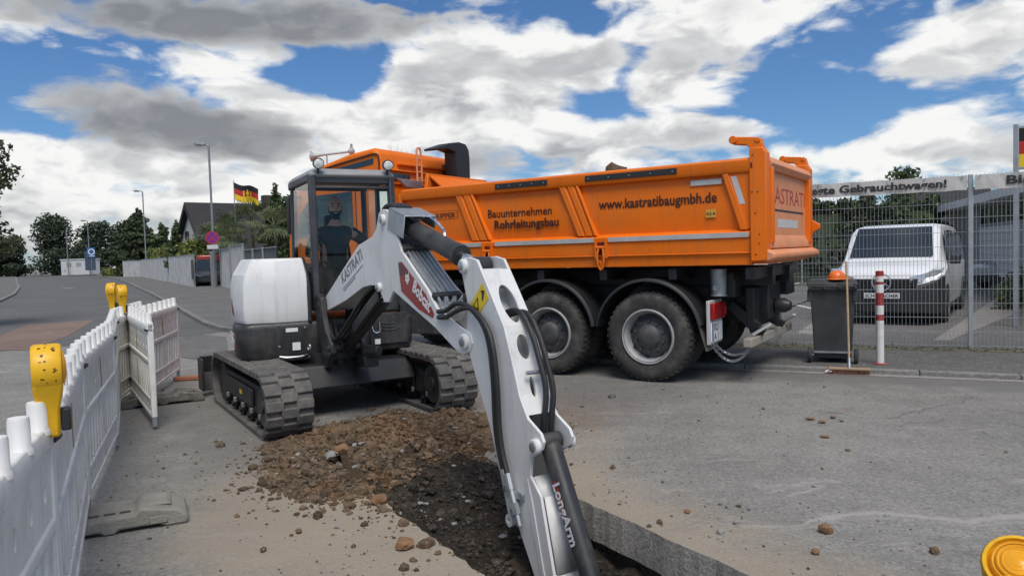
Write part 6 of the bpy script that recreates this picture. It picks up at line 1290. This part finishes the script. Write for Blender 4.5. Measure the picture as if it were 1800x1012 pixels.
def leafobj(name,V,F,matn,parent):
    me=bpy.data.meshes.new(name); me.vertices.add(len(V)); me.vertices.foreach_set('co',V.astype(np.float32).ravel()); me.loops.add(F.size); me.loops.foreach_set('vertex_index',F.astype(np.int32).ravel()); me.polygons.add(len(F)); me.polygons.foreach_set('loop_start',np.arange(0,F.size,4,dtype=np.int32)); me.polygons.foreach_set('loop_total',np.full(len(F),4,dtype=np.int32)); me.update(); me.validate()
    me.materials.append(MT[matn]); o=bpy.data.objects.new(name,me); COL.objects.link(o); o.parent=parent; return o
def tree(label,loc,h,w,shape,matn,n,size,seed,name='tree',cat='tree',group=None,z0=.15):
    t=T(name,label,cat,(*loc,0),0,group); r=random.Random(seed); cs=[]
    if shape=='cone':
        for k in range(46):
            f=(k+.5)/46; z=h*(z0+(.99-z0)*f); rr=w*(1-f)**.8*r.uniform(.65,1.08)+.05; a=r.uniform(0,2*PI); q=rr*r.uniform(.35,.8); cs.append((q*math.cos(a),q*math.sin(a),z,max(.12,rr*.55),max(.12,rr*.55),h*.045))
    elif shape=='pine':
        for k in range(44):
            f=(k+r.random())/44; z=h*(z0+(.96-z0)*f); rr=w*(math.sin(PI*min(1,.15+f*.80))**.7); a=r.uniform(0,2*PI); q=rr*r.uniform(.2,.95); s=w*r.uniform(.34,.55); cs.append((q*math.cos(a)*.85,q*math.sin(a)*.85,z,s,s,s*.7))
    else:
        for k in range(30):
            f=r.random(); z=h*(z0+(.95-z0)*f); rr=w*math.sqrt(max(.05,1-((f-.45)/.6)**2)); a=r.uniform(0,2*PI); q=rr*math.sqrt(r.random())*.85; s=w*r.uniform(.30,.48); cs.append((q*math.cos(a),q*math.sin(a),z,s,s,s*.75))
    V,F=leaves(cs,n,size,seed); leafobj('crown',V,F,matn,t)
    m=MB(); m.tube([(0,0,-.1),(.02*w,.01*w,h*.3),(0,0,h*.62),(.0,.01,h*.9)],lambda q:max(.015,.022*h*(1-q)**.9+.01),8)
    for k in range(7):
        c=cs[(k*5)%len(cs)]; m.tube([(0,0,max(.1*h,c[2]-.12*h)),(c[0]*.5,c[1]*.5,c[2]-.03*h),(c[0]*.95,c[1]*.95,c[2])],lambda q:.008*h*(1-q)+.01,5,2)
    m.build('trunk','bark',t,50); return t
def hedge(label,p0,p1,h,d,matn,n,size,seed,name='hedge',cat='hedge',core=False):
    a=Vector((*p0,0)); b=Vector((*p1,0)); L=(b-a).length; t=T(name,label,cat,(a.x,a.y,0),math.atan2(b.y-a.y,b.x-a.x)); r=random.Random(seed); cs=[]
    for k in range(int(L*22)):
        z=r.uniform(.1,1)**.8*h*.92; cs.append((r.uniform(0,L),r.uniform(-d/2,d/2)*(1-.3*z/h),z+r.uniform(-.05,.08)*h,r.uniform(.16,.34),r.uniform(.14,.26),r.uniform(.18,.36)))
    V,F=leaves(cs,n,size,seed); leafobj('foliage',V,F,matn,t)
    if core: m=MB(); m.box(.15,L-.15,-d*.22,d*.22,.05,h*.80); m.build('inner_foliage',matn,t,0)
    m=MB(); k=max(2,int(L/1.2))
    for i in range(k): x=L*(i+.5)/k; m.tube([(x,0,-.1),(x+.03,.02,h*.4),(x,.0,h*.75)],lambda q:.05*(1-q)+.012,6,2)
    m.build('stem','bark',t,50); return t
def fanpalm(label,loc,h,seed,nl=24,rl=1.3,name='palm_tree'):
    t=T(name,label,'palm',(*loc,0)); r=random.Random(seed); m=MB(); m.tube([(0,0,-.1),(.05,0,h*.5),(0,.04,h)],lambda q:.13-.03*q,8); m.build('trunk','bark',t,50); m=MB()
    for k in range(nl):
        az_=k*2.4+r.uniform(-.3,.3); e0=r.uniform(-.7,1.25); d=Vector((math.cos(az_)*math.cos(e0),math.sin(az_)*math.cos(e0),math.sin(e0))); c=Vector((0,0,h))+d*rl*r.uniform(.45,.7); sd3=d.cross(Vector((0,0,1))).normalized(); un=sd3.cross(d).normalized()
        m.beam((0,0,h),c,.03,.02)
        for j in range(15):
            a=-1.9+3.8*j/14; dr=(d*math.cos(a)+sd3*math.sin(a)).normalized(); ln=rl*r.uniform(.5,.68)*(.75+.25*math.cos(a)); tip=c+dr*ln-Vector((0,0,.20*ln+.16*ln*r.random())); w=un.cross(dr).normalized()*.035
            mid=c+dr*ln*.55; m.add([c,mid+w,tip,mid-w],[(0,1,2,3)])
    m.build('crown','leaf_palm',t,0,recalc=False); return t
# left side, near to far
tree('leafy branch of a birch hanging in at the left edge',(-14.3,20.0),5.0,1.3,'round','leaf_birch',4200,.085,11,z0=.36)
fanpalm('bushy fan palm left of the flag, behind the corrugated fence',(-19.2,50.5),3.7,1,26,1.5)
fanpalm('tall fan palm in the middle of the palm group behind the fence',(-16.9,48.5),4.3,2,30,1.55)
fanpalm('fan palm nearest the excavator cab behind the grey fence',(-14.6,46.0),3.7,3,28,1.5)
fanpalm('low fan palm in front of the tall one, over the fence',(-17.7,46.6),3.0,4,24,1.35)
fanpalm('low fan palm left of the no-stopping sign post',(-21.3,52.5),3.3,14,24,1.35)
tree('tall dark green tree rising behind the flag',(-17.3,55),7.2,1.9,'cone','leaf_mid',5200,.16,21)
tree('tall tree just left of the excavator cab roof',(-14.2,50),6.1,1.7,'round','leaf_mid',4200,.15,22)
tree('dark conifer left of the excavator cab, behind the palms',(-16.0,58),6.6,2.0,'pine','leaf_hedge',4200,.16,27)
tree('tall conifer standing left of the second street lamp',(-47.6,95),8.6,4.0,'cone','leaf_hedge',15000,.23,23)
tree('bushy conifer right beside the tall one behind the long fence',(-43.0,91.5),6.6,3.0,'cone','leaf_mid',8000,.19,24)
hedge('yellow green hedge above the long corrugated fence',(-42.3,87.2),(-21.0,50.2),3.15,1.0,'leaf_yellow',26000,.15,25,core=True)
hedge('dark overgrown hedge at the left end of the long corrugated fence',(-46.9,91.2),(-51.5,98.5),3.4,2.4,'leaf_hedge',6000,.2,26,core=True)
tree('pointed small conifer in front of the house gable',(-26.6,59.0),4.9,1.2,'cone','leaf_mid',2600,.14,28)
for i,(x,y,h,w,sh_,mt,lab) in enumerate([
    (-79.8,130,10.2,4.2,'pine','leaf_pine','tallest dark pine of the far group left of the road'),(-73.0,131,9.0,3.6,'pine','leaf_pine','dark pine second from the tallest, above the white hut'),(-68.6,132,8.8,3.4,'pine','leaf_pine','dark pine at the right end of the far group, behind the third lamp'),
    (-86.5,128,7.0,3.4,'round','leaf_pine','round dark tree directly left of the tallest far pine'),(-92.5,126,4.9,3.2,'round','leaf_pine','lower dark tree farther left of the far pines'),(-98.5,124,4.0,3.2,'round','leaf_hedge','low dark tree near the left edge of the far group'),(-104,122,3.4,3.0,'round','leaf_pine','lowest dark tree at the left edge beyond the road'),
    (-70.5,121,4.6,2.2,'round','leaf_pine','rounded bush behind the blue sign'),(-62.0,150,6.5,3.5,'round','leaf_pine','far round tree behind the pale roofed building'),(-56.5,148,6.0,2.6,'round','leaf_hedge','far tree between the pale building and the conifer')]):
    tree(lab,(x,y),h,w,sh_,mt,7500,.27,50+i,z0=.04,group='far trees')
hedge('scrub along the far left verge of the road',(-100,112),(-80,108),2.4,3.,'leaf_hedge',4200,.24,31)
hedge('grassy weeds at the foot of the far roadside by the parked car',(-55.5,101),(-49.5,95),1.1,1.2,'leaf_yellow',2200,.12,32,'weeds','weeds')
# right side
hedge('tall clipped dark hedge behind the car lot',(3.0,31.5),(16.9,29.0),3.45,1.2,'leaf_hedge',52000,.12,33,core=True)
tree('small pine top showing over the fence banner',(24.5,46),6.2,1.3,'pine','leaf_mid',2200,.16,34)
for i,(x,y,h,w,lab) in enumerate([(6.2,44,6.35,.85,'small tree top left of three over the truck bed'),(7.6,44,6.5,1.0,'middle of three small tree tops over the truck bed'),(8.7,44.5,6.3,.7,'small tree top right of three over the truck bed')]): tree(lab,(x,y),h,w,'round','leaf_mid',1500,.11,60+i)
hedge('low weeds along the grey hall, right of the van',(12.0,17.6),(10.6,15.9),.5,.4,'grass',1300,.045,35,'weeds','weeds')
hedge('thin weeds at the foot of the hall wall by the flag board',(13.6,19.8),(12.2,17.9),.6,.4,'leaf_hedge',1200,.05,36,'weeds','weeds')
# weeds along the fence foot
V,F=leaves([(*fs_(a*.05,-.08+.10*math.sin(a*.7),PZ+.02),.06,.06,.035) for a in range(-40,120)],1600,.016,37,.9); gs=leafobj('verge_weeds',V,F,'grass',None); tag(gs,'short dry weeds growing along the foot of the mesh fence','weeds',kind='stuff')

# ================================================================ far buildings
HS=T('gable_house','house with a steep dark roof and cream gable behind the palms','house',(-26.4,61.5,0),math.atan2(.66,.75))
m=MB(); m.yz([(-3.6,0),(3.6,0),(3.6,2.6),(0,6.2),(-3.6,2.6)],0,9); m.build('wall','render_wall',HS,0)
m=MB()
for s in (1,-1): m.add([(-.5,0,6.55),(9.5,0,6.55),(9.5,s*4.1,2.35),(-.5,s*4.1,2.35),(-.5,0,6.33),(9.5,0,6.33),(9.5,s*4.1,2.13),(-.5,s*4.1,2.13)],[(0,1,2,3),(7,6,5,4),(0,3,7,4),(1,5,6,2),(3,2,6,7)])
rf=m.build('roof','roof_dark',HS,0); m=MB(); m.box(6.2,6.9,-.4,.4,5.9,7.3); m.build('chimney','wood_dark',rf,0)
for y in (-1.1,1.1):
    m=MB(); m.box(-.05,.0,y-.45,y+.45,3.0,4.2); w_=m.build('window','wood_dark',HS,0); m=MB(); m.box(-.07,-.05,y-.36,y+.36,3.08,4.12); m.build('pane','dark_glass',w_,0)
m=MB(); 
for s in (1,-1): m.add([(-.52,0,6.33),(-.52,s*4.1,2.13),(-.52,s*4.1,1.9),(-.52,0,6.05)],[(0,1,2,3)])
m.build('barge_board','wood_dark',HS,0)
PB=T('pale_hall','low pale roofed building in the far distance behind the conifer','building',(-62,141,0),R(-20)); m=MB(); m.box(-6,9,-5,5,0,2.6); m.build('wall','render_wall',PB,0); m=MB(); m.yz([(-5.4,2.5),(5.4,2.5),(0,5.0)],-6.4,9.4); m.build('roof','light_roof',PB,0)
for x in (-4,-1,2,5): m=MB(); m.box(x,x+1.6,-5.06,-5,.8,2.1); m.build('window','dark_glass',PB,0)
HT=T('white_hut','small white container hut at the far roadside','hut',(-69.5,119.5,0),R(-12)); m=MB(); m.box(-2.6,2.6,-1.2,1.2,.1,2.55); m.build('wall','white_door',HT,0,.05); m=MB(); m.box(-2.7,2.7,-1.3,1.3,2.55,2.7); m.build('roof','light_roof',HT,0)
for x in (-1.5,.3): m=MB(); m.box(x,x+.9,-1.24,-1.2,1.5,2.1); m.build('window','grey_wall',HT,0)
# grey hall on the right: a long wall running away from the camera
HB=T('grey_hall','long low grey hall with a pale metal roof behind the van','building',(13.2,18.4,.04),math.atan2(.93,.37))
m=MB(); m.box(-9,34,-12,0,0,2.75); m.build('wall','grey_wall',HB,0)
m=MB(); m.yz([(.7,2.62),(.7,2.86),(-6,3.9),(-12.5,2.9),(-12.5,2.62)],-9.5,34.5); m.build('roof','light_roof',HB,0)
for k in range(5):
    x=1.0+k*1.2; m=MB(); m.box(x,x+1.1,.0,.03,1.98,2.6); w_=m.build('window','galv',HB,0); m=MB(); m.box(x+.06,x+.52,.03,.04,2.04,2.54); m.box(x+.58,x+1.04,.03,.04,2.04,2.54); m.build('pane','dark_glass',w_,0)
m=MB(); m.box(2.4,6.9,.0,.05,.4,1.92); gd=m.build('garage_door','white_door',HB,0)
for k in range(6): m=MB(); m.box(2.4,6.9,.05,.056,.6+k*.22,.61+k*.22); m.build('door_seam','grey_print',gd,0)
m=MB(); m.cyl((6.5,-1.5,3.0),(6.5,-1.5,4.1),.09,n=10); m.build('flue','charcoal',HB,30)
BH=T('brown_house','sandstone coloured house with a dark roof beyond the hall','house',(34.8,60,0),R(-25)); m=MB(); m.box(-3,3,-3,3,0,4.0); m.build('wall','sandstone',BH,0); m=MB(); m.prism([(-3.5,3.9),(3.5,3.9),(0,5.7)],lambda u,v,w:(w,u,v),-3.4,3.4); m.build('roof','roof_dark',BH,0)
for x in (-2,.6): m=MB(); m.box(x,x+1.2,-3.05,-3,2.3,3.5); w_=m.build('window','white_door',BH,0); m=MB(); m.box(x+.1,x+1.1,-3.07,-3.05,2.4,3.4); m.build('pane','dark_glass',w_,0)
# second fence at the back of the lot
mesh_fence('lot_fence','green wire fence in front of the clipped hedge at the back of the lot',Vector((2.5,28.6,0)),Vector((1,-.12,0)).normalized(),5,2.0,.05,2.8,.2,.2,wm='dark_fence',rw=.006)

# ================================================================ corrugated fences, posts, lamps, signs, flag
def corr(label,p0,p1,h,pw,first='corrugated',tilt=0):
    a=Vector((*p0,0)); b=Vector((*p1,0)); L=(b-a).length; t=T('corrugated_fence',label,'fence',(a.x,a.y,0),math.atan2(b.y-a.y,b.x-a.x)); n=max(1,round(L/pw)); pw=L/n
    for k in range(n):
        m=MB(); x0=k*pw+.03; x1=(k+1)*pw-.03; q=[]; i=0; x=x0
        while x<x1-1e-6: q.append((x,(.0,.0,.035,.035)[i%4])); x+=(.09,.03,.09,.03)[i%4]; i+=1
        q.append((x1,.0)); dz=tilt*(k+.5)/n; kk=len(q); m.add([(x,y,.06) for x,y in q]+[(x,y,h+dz+random.uniform(-.02,.02)*0) for x,y in q],[(j,j+1,kk+j+1,kk+j) for j in range(kk-1)]); o=m.build('sheet',first,t,0); o.modifiers.new('t','SOLIDIFY').thickness=.004
        m=MB(); m.box(k*pw-.05,k*pw+.05,-.09,-.01,-.1,h+dz+.05); m.build('post','concrete_post',t,30)
        m=MB(); m.box(x0,x1,-.05,.05,h+dz-.005,h+dz+.03); m.build('cap_rail','galv',t,30)
    return t
corr('long light grey corrugated fence along the far pavement',(-19.6,45.6),(-43.5,87),2.05,4.0)
corr('short corrugated fence piece at the left end beside the dark hedge',(-43.7,87.3),(-47.5,90.5),2.0,4.0)
corr('tall grey corrugated fence right of the no-stopping sign',(-17.3,44.2),(-13.2,36.5),2.25,4.4,'corrugated',.22)
corr('dark slatted fence stretch between tall corrugated fence and excavator cab',(-13.0,36.2),(-9.4,29.6),2.1,2.5,'dark_fence')
PS=T('fence_poster','dark poster with white letters on the corrugated fence by the gap','poster',(-19.95,45.95,0),math.atan2(87-45.6,-43.5+19.6)+PI); m=MB(); m.box(-.95,-.15,-.15,-.12,.55,1.75) if False else m.box(.1,.95,.05,.09,.6,1.75); m.build('board','charcoal',PS,30)
text('poster_lettering','KFZ','white_print',PS,(.90,.095,1.25),(-1,0,0),(0,0,1),.34,.006,width=.70); m=MB(); m.box(.2,.85,.09,.096,.72,.86); m.build('print','white_print',PS,0)
CP=T('gate_post','square concrete gate post at the foot of the street lamp','post',(-17.95,44.6,0),R(30)); m=MB(); m.box(-.16,.16,-.16,.16,0,2.1); m.box(-.19,.19,-.19,.19,2.1,2.2); m.build('column','concrete_post',CP,30,.02)
def lampost(label,loc,h,arm,rz,r=.085):
    t=T('street_lamp',label,'street lamp',(*loc,0),rz,'street lamps along the road'); m=MB(); m.tube([(0,0,-.1),(0,0,h*.3),(0,0,h*.32),(0,0,h)],lambda q:r if q<.4 else r*.75,12,1); m.build('pole','street_metal',t,40); m=MB(); m.tube([(0,0,h-.08),(.05,0,h+.03),(.22,0,h+.09),(arm,0,h+.13)],.045,8); m.build('bracket','street_metal',t,40)
    m=MB(); m.loft([[(arm-.1,-.07,h+.06),(arm-.1,.07,h+.06),(arm-.1,.06,h+.16),(arm-.1,-.06,h+.16)],[(arm+.2,-.15,h+.05),(arm+.2,.15,h+.05),(arm+.2,.12,h+.22),(arm+.2,-.12,h+.22)],[(arm+.6,-.12,h+.10),(arm+.6,.12,h+.10),(arm+.6,.09,h+.20),(arm+.6,-.09,h+.20)]]); hd_=m.build('lamp_head','street_metal',t,30,.03); m=MB(); m.box(arm+.02,arm+.52,-.1,.1,h+.0,h+.075); m.build('lamp_glass','lamp_cover',hd_,30,.02)
lampost('tallest street lamp, standing behind the no-stopping sign',(-17.72,44.2),8.45,.25,R(180)); lampost('second street lamp, beside the tall conifer',(-40.4,82),9.5,.35,R(185)); lampost('third street lamp, rising before the dark far pines',(-60.6,106.5),7.9,.3,R(185)); lampost('fourth street lamp, thin and left of the third',(-70.6,118),7.4,.2,R(100)); lampost('faintest street lamp, far behind the pale roofed building',(-80.5,152),8.6,.3,R(20)) if False else lampost('faintest street lamp, over the pale roofed building',(-75.5,140),8.2,.3,R(10))
SP=T('no_stopping_sign','round no-stopping sign with red rim and small plate below, on a post','road sign',(-17.45,43.4,0),R(22)); m=MB(); m.cyl((0,.06,-.1),(0,.06,3.5),.035,n=10); m.build('post','street_metal',SP,35)
m=MB(); m.lathe([(.37,0),(.37,.02)],(0,-.0,3.0),(0,-1,0),36); dk=m.build('rim','sign_red',SP,35); m=MB(); m.lathe([(.30,0),(.30,.006)],(0,-.02,3.0),(0,-1,0),32); m.build('disc','sign_purple',dk,35); m=MB(); m.beam((-.19,-.028,3.19),(.19,-.028,2.81),.004,.07,(0,1,0)) if False else m.box(-.01,.01,-.03,-.026,2.99,3.01)
m=MB(); m.M=Matrix.Translation((0,-.028,3.0))@Matrix.Rotation(R(45),4,'Y'); m.box(-.30,.30,-.002,.002,-.03,.03); m.M=Matrix.Translation((0,-.0285,3.0))@Matrix.Rotation(R(-45),4,'Y'); m.box(-.30,.30,-.002,.002,-.03,.03); m.build('cross_bar','sign_red',dk,0); m=MB(); m.box(-.30,.30,-.02,.0,2.34,2.58); m.build('extra_plate','white_door',SP,30)
BS=T('blue_road_sign','blue sign board with a white arrow at the far roadside','road sign',(-59.2,104.5,0),R(28)); m=MB(); m.box(-.5,.5,-.03,.03,2.75,4.1); bb=m.build('board','sign_blue',BS,0); m=MB(); m.box(-.8,.5,.08,.12,.9,3.6); m.build('dark_panel','car_blue',BS,0); m=MB(); m.lathe([(.30,0),(.42,0),(.42,.01),(.30,.01)],(.05,-.035,3.5),(0,-1,0),24,cap=False); m.box(-.2,.4,-.05,-.04,2.85,2.95); m.build('arrow_mark','white_print',bb,0); m=MB(); m.cyl((0,.06,0),(0,.06,3.9),.05,n=8); m.build('post','street_metal',BS,30)
RS=T('small_far_sign','small round sign on a post at the far left roadside','road sign',(-84,117,0),R(35)); m=MB(); m.cyl((0,.04,0),(0,.04,2.6),.04,n=8); m.build('post','street_metal',RS,30); m=MB(); m.lathe([(.32,0),(.32,.02)],(0,0,2.35),(0,-1,0),20); m.build('disc','sign_red',RS,30); m=MB(); m.lathe([(.2,0),(.2,.01)],(0,-.021,2.35),(0,-1,0),20); m.build('inner_disc','white_print',RS,30)
GR_=T('guard_rail','pale metal guard rail at the far left bend','guard rail',(-93,117,0),R(25)); m=MB(); m.box(-4,4,-.05,.05,.55,.85); m.build('rail','galv',GR_,30)
for x in (-3.5,-1.2,1.2,3.5): m=MB(); m.box(x-.05,x+.05,.05,.12,0,.8); m.build('post','galv',GR_,30)
FL=T('national_flag','black red and gold flag flying above the palms','flag',(-17.75,48,0),0); m=MB(); m.cyl((0,0,0),(0,0,6.8),.035,.025,10); m.build('pole','galv',FL,35)
def wave(x,z): return (x, .22*math.sin(x*3.2+z)*min(1,x), z-.50*x*.62-.08*math.sin(x*4))
for i,c in enumerate(('flag_black','flag_red','flag_gold')):
    m=MB(); n_=16; z1=6.68-i*.36; z0_=z1-.36; a=[wave(1.62*k/n_,z1) for k in range(n_+1)]; b=[wave(1.62*k/n_,z0_) for k in range(n_+1)]; m.add(a+b,[(k,k+1,n_+2+k,n_+1+k) for k in range(n_)]); m.build('stripe',c,FL,60)
m=MB()
for (x0,x1,z0_,z1) in ((.55,.63,5.75,6.35),(.75,.95,6.1,6.25),(.80,.90,5.75,6.4),(.72,1.0,5.85,5.95),(1.05,1.13,5.70,6.3)):
    q=[wave(x0,z1),wave(x1,z1),wave(x1,z0_),wave(x0,z0_)]; m.add([(x,y-.02,z) for x,y,z in q],[(0,1,2,3)])
m.build('emblem','flag_gold',FL,0)
